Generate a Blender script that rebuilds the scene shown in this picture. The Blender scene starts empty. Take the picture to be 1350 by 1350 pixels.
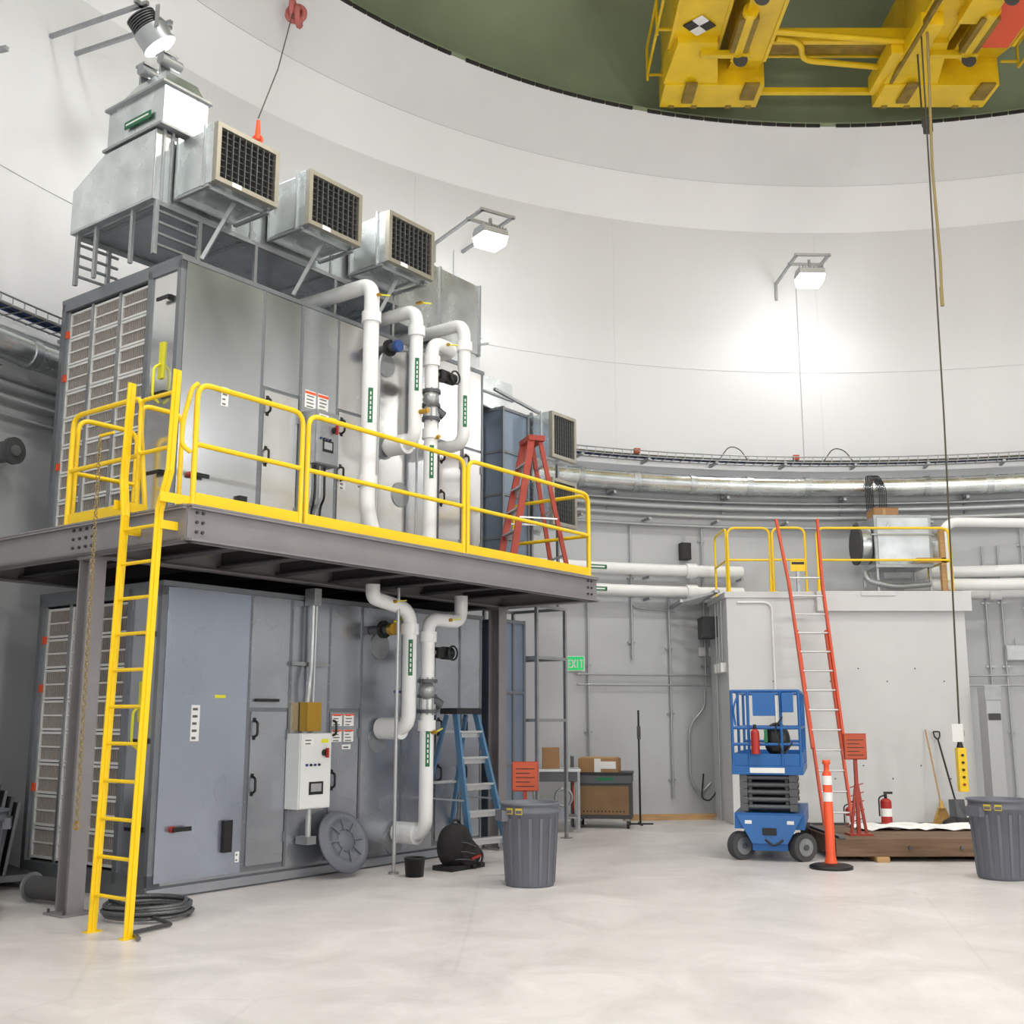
import bpy, math, random, bmesh
from mathutils import Vector, Matrix, Euler
random.seed(3)
S=bpy.context.scene
rad=math.radians
def lin(c):
    out=[]
    for x in c:
        x=x/255.0
        out.append(x/12.92 if x<=0.04045 else ((x+0.055)/1.055)**2.4)
    return out+[1.0]
def mat(name,col,rough=.5,metal=0.0,var=0.0,scale=3.0,bump=0.0,stretch=(1,1,1),emit=0.0,rvar=0.0,detail=5):
    m=bpy.data.materials.new(name); m.use_nodes=True
    nt=m.node_tree; b=nt.nodes['Principled BSDF']
    c=lin(col)
    b.inputs['Base Color'].default_value=c
    b.inputs['Roughness'].default_value=rough
    b.inputs['Metallic'].default_value=metal
    if emit>0:
        b.inputs['Emission Color'].default_value=c
        b.inputs['Emission Strength'].default_value=emit
        m.cycles.emission_sampling='NONE'
    if var>0 or bump>0 or rvar>0:
        tc=nt.nodes.new('ShaderNodeTexCoord'); mp=nt.nodes.new('ShaderNodeMapping')
        mp.inputs['Scale'].default_value=stretch
        nz=nt.nodes.new('ShaderNodeTexNoise'); nz.inputs['Scale'].default_value=scale; nz.inputs['Detail'].default_value=detail
        nt.links.new(tc.outputs['Object'],mp.inputs['Vector']); nt.links.new(mp.outputs[0],nz.inputs['Vector'])
        if var>0:
            cr=nt.nodes.new('ShaderNodeValToRGB')
            cr.color_ramp.elements[0].position=.3; cr.color_ramp.elements[1].position=.7
            cr.color_ramp.elements[0].color=[x*(1-var) for x in c[:3]]+[1]
            cr.color_ramp.elements[1].color=[min(1,x*(1+var)) for x in c[:3]]+[1]
            nt.links.new(nz.outputs[0],cr.inputs[0]); nt.links.new(cr.outputs[0],b.inputs['Base Color'])
        if rvar>0:
            mr=nt.nodes.new('ShaderNodeMapRange')
            mr.inputs[3].default_value=max(0.05,rough-rvar); mr.inputs[4].default_value=rough+rvar
            nt.links.new(nz.outputs[0],mr.inputs[0]); nt.links.new(mr.outputs[0],b.inputs['Roughness'])
        if bump>0:
            bp=nt.nodes.new('ShaderNodeBump'); bp.inputs['Strength'].default_value=bump; bp.inputs['Distance'].default_value=.02
            nt.links.new(nz.outputs[0],bp.inputs['Height']); nt.links.new(bp.outputs[0],b.inputs['Normal'])
    return m
# ---------------- materials
m_wallU=mat('wall_white_paint',(208,209,211),.5,0,.035,.5,.02,(1,1,.25),rvar=.08)
m_wallL=mat('wall_grey_paint',(184,186,189),.5,0,.06,.9,.03)
m_seam=mat('seam_grey',(203,204,206),.6)
m_haunch=mat('haunch_painted_shading',(226,226,227),.5,0,.03,.6)  # shading of the lower haunch band put into its colour, lighter than the wall
m_haunch2=mat('haunch_painted_shading_upper',(214,214,215),.5,0,.04,.6)  # upper band's shading also set by colour, between wall and lower band
m_green=mat('dome_green',(138,149,122),.7,0,.16,.5,.05)
m_rim=mat('rim_dark',(38,36,34),.8,0,.2,6)
m_galv=mat('galvanised_sheet',(190,195,198),.3,.9,.18,2.6,.06,(1,1,1),rvar=.1)
m_galv2=mat('galvanised_bright',(214,219,220),.26,.92,.16,3,.06,(1,1,1),rvar=.1)
m_steelA=mat('unit_sheet_brushed',(190,193,196),.24,.93,.14,1.3,.10,(1,1,.6),rvar=.1,detail=2)
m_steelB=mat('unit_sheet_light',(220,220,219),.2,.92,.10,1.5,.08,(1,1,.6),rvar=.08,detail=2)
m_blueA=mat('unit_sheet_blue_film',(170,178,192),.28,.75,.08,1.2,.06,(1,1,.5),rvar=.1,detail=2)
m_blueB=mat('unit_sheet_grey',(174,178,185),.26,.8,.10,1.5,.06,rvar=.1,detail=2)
m_cab=mat('cabinet_sheet_blue_grey',(126,140,158),.35,.5,.1,1.4,.04)
m_frame=mat('unit_frame',(126,130,135),.4,.6,.05,3)
m_dark=mat('dark_void',(22,22,24),.8)
m_deck=mat('deck_steel_grey',(134,131,133),.5,.2,.06,3)
m_deckd=mat('deck_dark',(70,68,70),.6,.2,.1,5)
m_grat=mat('grating',(90,90,92),.5,.6,.2,40)
m_yel=mat('safety_yellow',(242,202,20),.4,0,.03,4)
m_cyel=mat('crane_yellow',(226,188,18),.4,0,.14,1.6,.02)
m_cdk=mat('crane_yellow_brown',(134,108,28),.6,0,.3,5)  # brownish yellow for crane plates, pads and wheels
m_pipe=mat('pipe_insulation',(230,231,231),.35,0,.02,5)
m_band=mat('pipe_label_green',(16,104,64),.5)
m_wht=mat('white_label',(230,230,228),.5)
m_txt=mat('label_print',(90,90,92),.6)
m_red=mat('red_paint',(168,38,30),.45)
m_blk=mat('black_plastic',(20,20,21),.45)
m_brass=mat('brass',(190,150,60),.35,.8)
m_zinc=mat('zinc_strut',(160,163,165),.4,.75,.08,10)
m_filt=mat('filter_media',(158,152,146),.9,0,.1,30)
m_filtf=mat('filter_frame',(218,218,216),.6)
m_bin=mat('bin_grey_plastic',(98,101,110),.5,0,.04,5)
m_orange=mat('orange_plastic',(228,84,40),.45)
m_osign=mat('orange_sign',(178,76,46),.6,0,.06,8)
m_lorg=mat('ladder_orange',(210,78,44),.45)
m_lred=mat('ladder_red',(156,54,38),.5)
m_lblue=mat('ladder_blue',(70,110,144),.45)
m_alu=mat('aluminium',(205,207,208),.35,.8,.04,8)
m_gblue=mat('lift_blue',(24,92,158),.4,0,.04,5)
m_rub=mat('rubber_grey',(70,70,72),.8)
m_scis=mat('scissor_steel',(92,94,98),.5,.5)
m_wood=mat('timber',(112,88,68),.75,0,.3,3,.1,(.6,8,8))
m_wood2=mat('timber_light',(180,144,100),.7,0,.15,4,.05,(1,6,6))
m_card=mat('cardboard',(160,122,84),.8,0,.06,4)
m_brown=mat('brown_panel',(126,98,66),.6,0,.1,4)
m_conc=mat('painted_concrete',(204,205,206),.5,0,.04,1.2,.03)
m_exit=mat('exit_green',(24,170,92),.5,0,emit=.8)
m_lamp=mat('lamp_led',(255,255,252),.5,emit=24)
m_lampd=mat('lamp_diffuser',(255,255,252),.5,emit=4)
m_lampg=mat('lamp_housing',(168,171,173),.4,.6)
m_pink=mat('pink_sling',(180,100,94),.7)
m_rope=mat('rope_tan',(150,132,88),.85)
m_cable=mat('cable_dark',(74,70,58),.7)
m_bcab=mat('cable_blue',(40,70,130),.6)
m_cyl=mat('conduit_grey',(176,178,180),.35,.5)
m_ctrl=mat('control_box_white',(218,220,220),.4)
m_lbl=mat('tape_yellow',(222,216,44),.5)
m_tag=mat('bin_tag_ochre',(190,166,64),.6)
m_straw=mat('broom_straw',(196,156,80),.85,0,.2,30)
m_bpack=mat('backpack_black',(34,32,34),.8,0,.2,12)
m_zincf=mat('diffuser_frame',(162,158,146),.4,.6)
m_vane=mat('diffuser_vane',(120,122,120),.4,.7)
m_coil=mat('flex_conduit_dark',(96,98,100),.4,.6,.3,60)
# floor material
m_floor=bpy.data.materials.new('floor_concrete'); m_floor.use_nodes=True
nt=m_floor.node_tree; b=nt.nodes['Principled BSDF']
tc=nt.nodes.new('ShaderNodeTexCoord')
n1=nt.nodes.new('ShaderNodeTexNoise'); n1.inputs['Scale'].default_value=1.1; n1.inputs['Detail'].default_value=13; n1.inputs['Roughness'].default_value=.75; n1.inputs['Distortion'].default_value=.8
nt.links.new(tc.outputs['Object'],n1.inputs['Vector'])
cr=nt.nodes.new('ShaderNodeValToRGB'); cr.color_ramp.elements[0].position=.3; cr.color_ramp.elements[1].position=.66
cr.color_ramp.elements[0].color=lin((190,185,183)); cr.color_ramp.elements[1].color=lin((219,215,214))
nt.links.new(n1.outputs[0],cr.inputs[0])
vo=nt.nodes.new('ShaderNodeTexVoronoi'); vo.feature='DISTANCE_TO_EDGE'; vo.inputs['Scale'].default_value=.22
nw=nt.nodes.new('ShaderNodeTexNoise'); nw.inputs['Scale'].default_value=1.5
mx=nt.nodes.new('ShaderNodeMixRGB'); mx.blend_type='ADD'; mx.inputs[0].default_value=.35
nt.links.new(tc.outputs['Object'],mx.inputs[1]); nt.links.new(nw.outputs[1],mx.inputs[2]); nt.links.new(mx.outputs[0],vo.inputs['Vector'])
c2=nt.nodes.new('ShaderNodeValToRGB'); c2.color_ramp.elements[0].position=0; c2.color_ramp.elements[1].position=.003
c2.color_ramp.elements[0].color=(.92,.92,.92,1); c2.color_ramp.elements[1].color=(1,1,1,1)
nt.links.new(vo.outputs[0],c2.inputs[0])
mm=nt.nodes.new('ShaderNodeMixRGB'); mm.blend_type='MULTIPLY'; mm.inputs[0].default_value=1
nt.links.new(cr.outputs[0],mm.inputs[1]); nt.links.new(c2.outputs[0],mm.inputs[2]); nt.links.new(mm.outputs[0],b.inputs['Base Color'])
mr=nt.nodes.new('ShaderNodeMapRange'); mr.inputs[3].default_value=.22; mr.inputs[4].default_value=.55
nt.links.new(n1.outputs[0],mr.inputs[0]); nt.links.new(mr.outputs[0],b.inputs['Roughness'])

# ---------------- mesh builder
class MB:
    def __init__(s,name,frame=None):
        s.name=name; s.fr=frame or Matrix.Identity(4); s.v=[];s.f=[];s.mi=[];s.sm=[];s.mats=[]
    def k(s,m):
        if m not in s.mats: s.mats.append(m)
        return s.mats.index(m)
    def add(s,vs,fs,m,smooth=False,T=None):
        o=len(s.v); i=s.k(m)
        for v in vs:
            v=Vector(v); s.v.append(T@v if T is not None else v)
        for f in fs:
            s.f.append([o+j for j in f]); s.mi.append(i); s.sm.append(smooth)
    def box(s,x0,x1,y0,y1,z0,z1,m,T=None):
        vs=[(x0,y0,z0),(x1,y0,z0),(x1,y1,z0),(x0,y1,z0),(x0,y0,z1),(x1,y0,z1),(x1,y1,z1),(x0,y1,z1)]
        s.add(vs,[(3,2,1,0),(4,5,6,7),(0,1,5,4),(1,2,6,5),(2,3,7,6),(3,0,4,7)],m,False,T)
    def obox(s,c,sz,m,rot=(0,0,0)):
        T=Matrix.Translation(c)@Euler([rad(r) for r in rot]).to_matrix().to_4x4()
        s.box(-sz[0]/2,sz[0]/2,-sz[1]/2,sz[1]/2,-sz[2]/2,sz[2]/2,m,T)
    def beam(s,p0,p1,w,h,m,up=(0,0,1)):
        p0=Vector(p0);p1=Vector(p1);d=(p1-p0);L=d.length;d.normalize();up=Vector(up)
        if abs(d.dot(up))>.99: up=Vector((0,1,0))
        sd=d.cross(up).normalized(); u2=sd.cross(d).normalized()
        T=Matrix((( d.x,sd.x,u2.x,p0.x),(d.y,sd.y,u2.y,p0.y),(d.z,sd.z,u2.z,p0.z),(0,0,0,1)))
        s.box(0,L,-w/2,w/2,-h/2,h/2,m,T)
    def cyl(s,p0,p1,r,m,r2=None,n=16,caps=True):
        p0=Vector(p0);p1=Vector(p1);d=(p1-p0).normalized(); r2=r if r2 is None else r2
        a=d.orthogonal().normalized(); bb=d.cross(a)
        vs=[];
        for p,q in((p0,r),(p1,r2)):
            for i in range(n):
                t=2*math.pi*i/n; vs.append(p+(a*math.cos(t)+bb*math.sin(t))*q)
        s.add(vs,[(i,(i+1)%n,n+(i+1)%n,n+i) for i in range(n)],m,True)
        if caps:
            s.add(vs[:n],[list(range(n))[::-1]],m); s.add(vs[n:],[list(range(n))],m)
    def tube(s,pts,r,m,bend=0.0,n=10,closed=False,seg=6):
        pts=[Vector(p) for p in pts]
        if bend>0 and len(pts)>2:
            out=[pts[0]]
            for i in range(1,len(pts)-1):
                A,B,C=pts[i-1],pts[i],pts[i+1]
                d1=(A-B);d2=(C-B);bl=min(bend,d1.length*.49,d2.length*.49)
                d1.normalize();d2.normalize()
                P=B+d1*bl;Q=B+d2*bl
                for j in range(seg+1):
                    t=j/seg; out.append(P*(1-t)**2+B*2*t*(1-t)+Q*t*t)
            out.append(pts[-1]); pts=out
        N=len(pts)
        vs=[];a=None
        for i,p in enumerate(pts):
            if closed: d=pts[(i+1)%N]-pts[i-1]
            else: d=pts[min(i+1,N-1)]-pts[max(i-1,0)]
            d.normalize()
            if a is None: a=d.orthogonal().normalized()
            else:
                a=a-d*a.dot(d); a.normalize()
            bb=d.cross(a)
            for j in range(n):
                t=2*math.pi*j/n; vs.append(p+(a*math.cos(t)+bb*math.sin(t))*r)
        fs=[]
        for i in range(N if closed else N-1):
            i2=(i+1)%N
            for j in range(n): fs.append((i*n+j,i*n+(j+1)%n,i2*n+(j+1)%n,i2*n+j))
        s.add(vs,fs,m,True)
        if not closed:
            s.add(vs[:n],[list(range(n))[::-1]],m); s.add(vs[-n:],[list(range(n))],m)
    def lathe(s,c,prof,m,n=32,T=None,flat=False):
        vs=[];c=Vector(c)
        for (r,z) in prof:
            for i in range(n):
                t=2*math.pi*i/n; vs.append(c+Vector((r*math.cos(t),r*math.sin(t),z)))
        fs=[]
        for k in range(len(prof)-1):
            for i in range(n): fs.append((k*n+i,k*n+(i+1)%n,(k+1)*n+(i+1)%n,(k+1)*n+i))
        s.add(vs,fs,m,not flat,T)
    def ring(s,c,R,r,m,axis='z',n=32,k=8):
        c=Vector(c);pts=[]
        for i in range(n):
            t=2*math.pi*i/n;x,y=R*math.cos(t),R*math.sin(t)
            pts.append(c+{'z':Vector((x,y,0)),'y':Vector((x,0,y)),'x':Vector((0,x,y))}[axis])
        s.tube(pts,r,m,n=k,closed=True)
    def ball(s,c,r,m,sc=(1,1,1),n=14):
        c=Vector(c);vs=[];fs=[]
        for i in range(n+1):
            ph=math.pi*i/n
            for j in range(n*2):
                t=math.pi*j/n
                vs.append(c+Vector((r*sc[0]*math.sin(ph)*math.cos(t),r*sc[1]*math.sin(ph)*math.sin(t),r*sc[2]*math.cos(ph))))
        w=n*2
        for i in range(n):
            for j in range(w): fs.append((i*w+j,i*w+(j+1)%w,(i+1)*w+(j+1)%w,(i+1)*w+j))
        s.add(vs,fs,m,True)
    def done(s,bevel=0.0,recalc=True,origin=True):
        vs=s.v
        o=Vector((0,0,0))
        if origin:
            xs=[v.x for v in vs];ys=[v.y for v in vs];zs=[v.z for v in vs]
            o=Vector(((min(xs)+max(xs))/2,(min(ys)+max(ys))/2,min(zs)))
        me=bpy.data.meshes.new(s.name); me.from_pydata([v-o for v in vs],[],s.f)
        for m in s.mats: me.materials.append(m)
        for p,i,q in zip(me.polygons,s.mi,s.sm): p.material_index=i; p.use_smooth=q
        if recalc:
            bm=bmesh.new(); bm.from_mesh(me); bmesh.ops.recalc_face_normals(bm,faces=bm.faces[:]); bm.to_mesh(me); bm.free()
        ob=bpy.data.objects.new(s.name,me); S.collection.objects.link(ob)
        ob.matrix_world=s.fr@Matrix.Translation(o)
        if bevel>0:
            md=ob.modifiers.new('bevel','BEVEL'); md.width=bevel; md.segments=2; md.limit_method='ANGLE'; md.angle_limit=rad(50)
        return ob
HF=Matrix.Rotation(rad(52.96),4,'Z')     # air-handler frame: x along units, y into depth
CX,CY=5.7,7.3
def P(r,ang,z): return Vector((CX+r*math.cos(rad(ang)),CY+r*math.sin(rad(ang)),z))
def arc(r,a0,a1,z,step=2.0):
    n=max(2,int(abs(a1-a0)/step)); return [P(r,a0+(a1-a0)*i/n,z) for i in range(n+1)]
def WF(ang,r=12.4,z=0):
    return Matrix.Translation(P(r,ang,z))@Matrix.Rotation(rad(ang-90),4,'Z')
RW=12.4
# ---------------- room
def shell(name,prof,m,n=192):
    o=MB(name); o.lathe((CX,CY,0),prof,m,n); return o.done(recalc=False,origin=False)
f=MB('floor'); n=128
f.add([(CX+12.7*math.cos(2*math.pi*i/n),CY+12.7*math.sin(2*math.pi*i/n),0) for i in range(n)],[list(range(n))],m_floor)
f.done(recalc=False,origin=False)
shell('wall_lower',[(RW,0),(RW,6.02)],m_wallL)
o=MB('wall_upper'); o.lathe((CX,CY,0),[(RW,6.02),(RW+.06,6.02)],m_wallU,192); o.lathe((CX,CY,0),[(RW+.06,6.02),(RW+.06,10.66)],m_wallU,192); o.done(recalc=False,origin=False)
shell('wall_haunch',[(RW+.06,10.66),(11.95,11.35)],m_haunch)
shell('wall_haunch_upper',[(11.94,11.35),(11.18,12.12)],m_haunch2)
dp=[(11.75,12.2),(11.75,13.2)]
for i in range(1,13):
    t=i/12*math.pi/2; dp.append((max(.01,11.75*math.cos(t)),13.2+4.2*math.sin(t)))
o=MB('ceiling_dome'); o.lathe((CX,CY,0),dp,m_green,192); o.lathe((CX,CY,0),[(11.18,12.12),(11.18,12.2),(11.76,12.2)],m_green,192,flat=True); o.done(recalc=False,origin=False)
t=MB('trim_rim'); 
for i in range(260):
    a=i*360/260
    if i%13!=0: 
        Tm=WF(a,11.19,12.1); t.box(-.125,.125,-.035,.05,0.01,.065,m_rim,Tm)
t.done(recalc=False,origin=False)
t=MB('trim_seams')
t.tube(arc(RW+.057,0,360,7.9,3),.004,m_seam,n=4)
for a in range(0,360,18): t.beam(P(RW+.058,a,6.05),P(RW+.058,a,10.6),.012,.006,m_seam,up=P(1,a,0)-P(0,a,0))
t.done(origin=False)

# ---------------- perimeter pipes
o=MB('perimeter_duct_pipe')
o.tube(arc(12.06,50,200,5.66),.165,m_galv2,n=16)
for i,a in enumerate(range(52,200,5)):
    p=arc(12.06,a,a+.5,5.66,.25); o.tube(p,.18,m_galv,n=16)
    if i%2: 
        o.beam(P(12.06,a+2,5.45),P(12.38,a+2,5.45),.05,.05,m_zinc); o.beam(P(12.37,a+2,5.2),P(12.37,a+2,5.9),.05,.04,m_zinc)
o.done(origin=False)
o=MB('perimeter_conduit_run')
for r,z,q in((12.24,5.28,.05),(12.2,5.12,.045),(12.26,4.95,.03),(12.3,2.35,.016),(12.3,2.18,.016),(12.28,5.4,.03)):
    o.tube(arc(r,50,112 if z<3 else 200,z),q,m_cyl,n=8)
for a in range(52,200,6):
    o.beam(P(12.05,a,5.02),P(12.38,a,5.02),.04,.04,m_zinc); 
o.done(origin=False)
def wpipe(z,r0,segs):
    o=MB('insulated_perimeter_pipe')
    for a0,a1 in segs:
        o.tube(arc(12.1,a0,a1,z),r0,m_pipe,n=14)
        for a in (a0+4,a1-3): o.tube(arc(12.1,a,a+.9,z,.3),r0+.03,m_pipe,n=14)
        am=(a0+a1)/2-3
        o.beam(P(12.1-r0-.002,am,z),P(12.1-r0-.002,am+1.6,z),.006,.07,m_band); o.beam(P(12.1-r0-.006,am+.2,z),P(12.1-r0-.006,am+1.4,z),.004,.025,m_wht)
    for a in range(int(segs[0][0]),int(segs[0][1]),8):
        o.beam(P(12.1,a,z-r0-.02),P(12.38,a,z-r0-.02),.04,.04,m_zinc)
    o.done(origin=False)
wpipe(4.13,.10,[(98,128),(50,86)])
wpipe(3.76,.10,[(98,128),(50,80)])
o=MB('cable_tray')
for r in (12.02,12.32):
    o.tube(arc(r,50,200,6.1),.012,m_zinc,n=5); o.tube(arc(r,50,200,6.2),.012,m_zinc,n=5)
a=50
while a<200:
    o.beam(P(12.02,a,6.1),P(12.36,a,6.1),.012,.012,m_zinc); o.beam(P(12.02,a,6.1),P(12.02,a,6.2),.012,.012,m_zinc); a+=.8
for r,c in((12.1,m_cable),(12.15,m_bcab),(12.2,m_blk),(12.25,m_bcab)):
    o.tube(arc(r,50,200,6.135),.022,c,n=6)
for a in range(52,200,6): o.beam(P(12.0,a,6.06),P(12.38,a,6.06),.05,.04,m_zinc)
for a in (68,93,107): o.box(-.05,.05,-.08,.0,.0,.08,m_osign if a%2 else m_zinc,WF(a,12.1,6.16))
for a in (70,88,97): o.tube([P(12.15,a,6.14),P(12.1,a+.8,6.35),P(12.05,a+1.8,6.38),P(12.1,a+2.6,6.14)],.01,m_cable,.2,n=5)
o.done(origin=False)
o=MB('vertical_conduit')
for a,z0,z1 in((111,.0,3.9),(107.2,2.6,5.0),(104,.3,3.8),(101,2.2,5),(99.4,.8,2.2),(78,0,4.6),(76.8,0,4.6),(75,1,5.2)):
    o.cyl(P(12.33,a,z0),P(12.33,a,z1),.018,m_cyl,n=8)
    zz=z0+.3
    while zz<z1: o.beam(P(12.36,a-.3,zz),P(12.36,a+.3,zz),.03,.03,m_zinc); zz+=1.1
o.tube([P(12.33,107.2,4.0),P(12.33,107.2,3.5),P(12.33,103.5,3.45)],.018,m_cyl,.15)
o.tube([P(12.3,101.2,2.1),P(12.3,101.2,1.8),P(12.3,102.6,1.5),P(12.3,102.6,.6),P(12.3,101.8,.35),P(12.3,100.9,.55)],.02,m_cyl,.2)
o.tube([P(12.3,101.5,.7),P(12.25,101.8,.3),P(12.2,101.3,.25),P(12.2,100.6,.4),P(12.25,100.4,.6)],.014,m_blk,.15)
o.done(origin=False)
def jbox(ang,z,w,h,d,m,name='junction_box'):
    o=MB(name,WF(ang,RW-.012,z)); o.box(-w/2,w/2,-d,0,0,h,m); o.box(-w/2+.015,w/2-.015,-d-.008,-d,.015,h-.015,m)
    o.cyl((0,-d/2,h),(0,-d/2,h+.12),.014,m_cyl,n=8); o.done(.004)
for a in (101.2,100.4,99.6): jbox(a,2.68,.12,.16,.07,m_wht,'outlet_box')
jbox(99.5,.55,.16,.2,.1,m_blk); jbox(99.1,1.2,.08,.1,.08,m_red,'fire_pull_station')
jbox(102.5,4.35,.18,.3,.15,m_blk,'speaker')
jbox(76,2.6,.34,.26,.12,m_zinc); jbox(73,2.2,.3,.5,.15,m_ctrl,'electrical_panel')
# exit sign
o=MB('exit_sign',WF(112.0,RW-.03,2.4)@Matrix.Rotation(rad(-25),4,'Z')); o.box(-.15,.15,-.05,.0,0,.25,m_wht); o.box(-.135,.135,-.056,-.05,.015,.235,m_exit)
def letters(o,x,y,z,h,m,s='EXIT'):
    w=h*.42;t=h*.16
    for ch in s:
        B=lambda a,b,c,d:o.box(x+a*w,x+b*w,y-.004,y,z+c*h,z+d*h,m)
        if ch=='E': B(0,.25,0,1);B(0,.9,0,.16);B(0,.8,.42,.58);B(0,.9,.84,1)
        if ch=='X': o.obox((x+w*.45,y-.002,z+h/2),(t,.004,h*1.05),m,(0,24,0));o.obox((x+w*.45,y-.002,z+h/2),(t,.004,h*1.05),m,(0,-24,0))
        if ch=='I': B(.3,.6,0,1)
        if ch=='T': B(.3,.6,0,1);B(0,.9,.84,1)
        x+=w*1.1
letters(o,-.125,-.056,.05,.14,m_wht)
o.box(-.03,.03,0,.12,.1,.2,m_zinc)
o.done()

# ---------------- air handling units
FA,FB=8.98,11.12
def sticker(o,a,z,w,h,y=None,m=None,rows=0):
    y=FA-.022 if y is None else y
    o.box(a,a+w,y-.003,y,z,z+h,m or m_wht)
    for i in range(rows):
        zz=z+h*(i+.5)/rows; o.box(a+w*.15,a+w*(.55+.3*random.random()),y-.0045,y-.003,zz-h*.12/rows*2,zz+h*.1/rows,m_txt)
def handle(o,a,z,m=m_blk,L=.16):
    y=FA-.022
    o.tube([(a,y,z),(a,y-.055,z+.015),(a,y-.055,z+L-.015),(a,y,z+L)],.013,m,.03,n=8); o.box(a-.02,a+.02,y-.006,y,z-.03,z+.01,m); o.box(a-.02,a+.02,y-.006,y,z+L-.01,z+L+.03,m)
def ahu(z0,z1,lower):
    o=MB('air_handling_unit',HF)
    A0,A1=6.40,11.25
    zb=z0+.12; 
    o.box(A0,A1,FA+.03,FB-.03,z0,zb,m_frame)
    o.box(A0-.0,A1,FA-.01,FA+.05,z0+.02,z0+.10,m_blueB if lower else m_frame)
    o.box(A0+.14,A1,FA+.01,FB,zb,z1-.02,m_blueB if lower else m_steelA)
    o.box(A0,A1+.02,FA-.01,FB+.01,z1-.05,z1,m_frame)
    fm=m_frame
    for b0,b1 in((FA-.0,FA+.06),(FB-.07,FB),(9.46,9.53)): o.box(A0,A0+.14,b0,b1,zb,z1-.05,fm)
    o.box(A0,A0+.14,FA,FB,z1-.14,z1-.05,fm); o.box(A0,A0+.14,FA,FB,zb,zb+.1,fm)
    o.box(A0+.02,A0+.12,FA+.06,9.46,zb+.1,z1-.14,m_steelB if not lower else m_blueB)
    for z in (z0+.6,z0+1.4,z0+2.4):
        o.box(A0-.03,A0+.02,9.1,9.14,z,z+.05,m_blk); o.box(A0-.05,A0-.03,9.1,9.30,z+.01,z+.045,m_blk)
    o.box(A0+.0,A0+.02,9.2,9.27,z0+1.6,z0+1.98,m_lbl)
    o.tube([(A0,9.23,z0+1.75),(A0-.07,9.24,z0+1.7),(A0-.07,9.24,z0+1.4),(A0,9.23,z0+1.35)],.014,m_lbl,.04)
    o.box(A0+.10,A0+.13,9.53,FB-.07,zb+.1,z1-.14,m_dark)
    cols=[9.55,10.07,10.58,11.04]; zs=zb+.12; H=(z1-.16-zs)/8
    for c in range(3):
        b0,b1=cols[c],cols[c+1]-.02
        for r in range(8):
            q=zs+r*H
            o.box(A0+.07,A0+.10,b0,b1,q+.01,q+H-.01,m_filt)
            nn=int((b1-b0)/.035)
            for i in range(nn):
                bb=b0+.02+i*(b1-b0-.04)/nn; o.box(A0+.055,A0+.07,bb,bb+.011,q+.03,q+H-.03,m_filt)
            for (p0,p1,w0,w1) in((b0,b1,q+.005,q+.03),(b0,b1,q+H-.03,q+H-.005),(b0,b0+.025,q,q+H),(b1-.025,b1,q,q+H)):
                o.box(A0+.045,A0+.07,p0,p1,w0,w1,m_filtf)
            o.box(A0+.046,A0+.056,b0,b1,q+H*.5-.009,q+H*.5+.009,m_filtf)
        o.box(A0+.03,A0+.045,b1-.01,b1+.03,zb+.1,z1-.14,m_zinc)
    for z in (z0+.9,z0+1.9,z0+2.4): o.box(A0+.02,A0+.04,11.0,11.05,z,z+.08,m_orange)
    segs=[(6.46,7.45,0),(7.49,8.0,1),(8.03,8.55,2),(8.58,9.05,1),(9.08,9.72,3),(9.75,10.3,2),(10.33,10.78,1),(10.81,11.2,1)]
    zt=z1-.06; zl=zb+.03
    for i,(a0,a1,k) in enumerate(segs):
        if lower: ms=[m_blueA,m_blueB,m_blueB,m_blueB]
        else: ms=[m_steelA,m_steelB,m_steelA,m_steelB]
        if k==1:
            zs2=z0+1.72
            o.box(a0,a1,FA-.012,FA+.01,zs2+.02,zt,ms[k] if i!=1 or lower else m_steelA); o.box(a0+.02,a1-.02,FA-.024,FA+.01,zl+.05,zs2-.02,m_steelB if not lower else m_blueB)
            o.box(a0,a1,FA-.004,FA+.01,zl,zs2+.02,fm)
            handle(o,a0+.06,z0+.9); handle(o,a0+.06,z0+1.45)
            for hz in (zl+.25,zs2-.3): o.box(a1-.03,a1+.0,FA-.04,FA-.02,hz,hz+.1,fm)
        else:
            o.box(a0,a1,FA-.018,FA+.01,zl,zt,ms[k])
        o.box(a1,a1+.03,FA-.022,FA+.01,zl,zt,fm)
        for j in range(14):
            zz=zl+.08+j*(zt-zl-.16)/13; o.cyl((a1+.015,FA-.028,zz),(a1+.015,FA-.022,zz),.007,m_zinc,n=6)
    y=FA-.018
    if lower:
        sticker(o,6.78,1.42,.1,.34,y,rows=5); sticker(o,7.05,1.83,.13,.03,y,m=m_lbl)
        o.cyl((6.62,y,.62),(6.62,y-.05,.62),.03,m_red,n=12); o.box(6.60,6.8,y-.07,y-.045,.60,.64,m_blk)
        o.box(7.2,7.3,y-.05,y,.36,.66,m_blk); sticker(o,7.38,.25,.05,.1,y,m=m_wht,rows=2)
        for a in (8.62,8.8): 
            for z in (1.55,1.38): sticker(o,a,z,.15,.13,FA-.026,rows=4); o.box(a,a+.15,FA-.031,FA-.029,z+.112,z+.128,m_orange)
        sticker(o,8.78,1.3,.13,.05,FA-.026,rows=1)
        sticker(o,9.6,1.92,.25,.03,y,m=m_bcab)
        o.box(7.55,7.85,FA-.05,FA-.02,1.80,1.83,m_blk)
    else:
        sticker(o,6.95,z0+1.4,.09,.2,y,rows=4)
        o.cyl((6.62,y,z0+.62),(6.62,y-.05,z0+.62),.03,m_red,n=12); o.box(6.60,6.8,y-.07,y-.045,z0+.60,z0+.64,m_blk)
        o.box(7.2,7.3,y-.05,y,z0+.2,z0+.5,m_blk)
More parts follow.
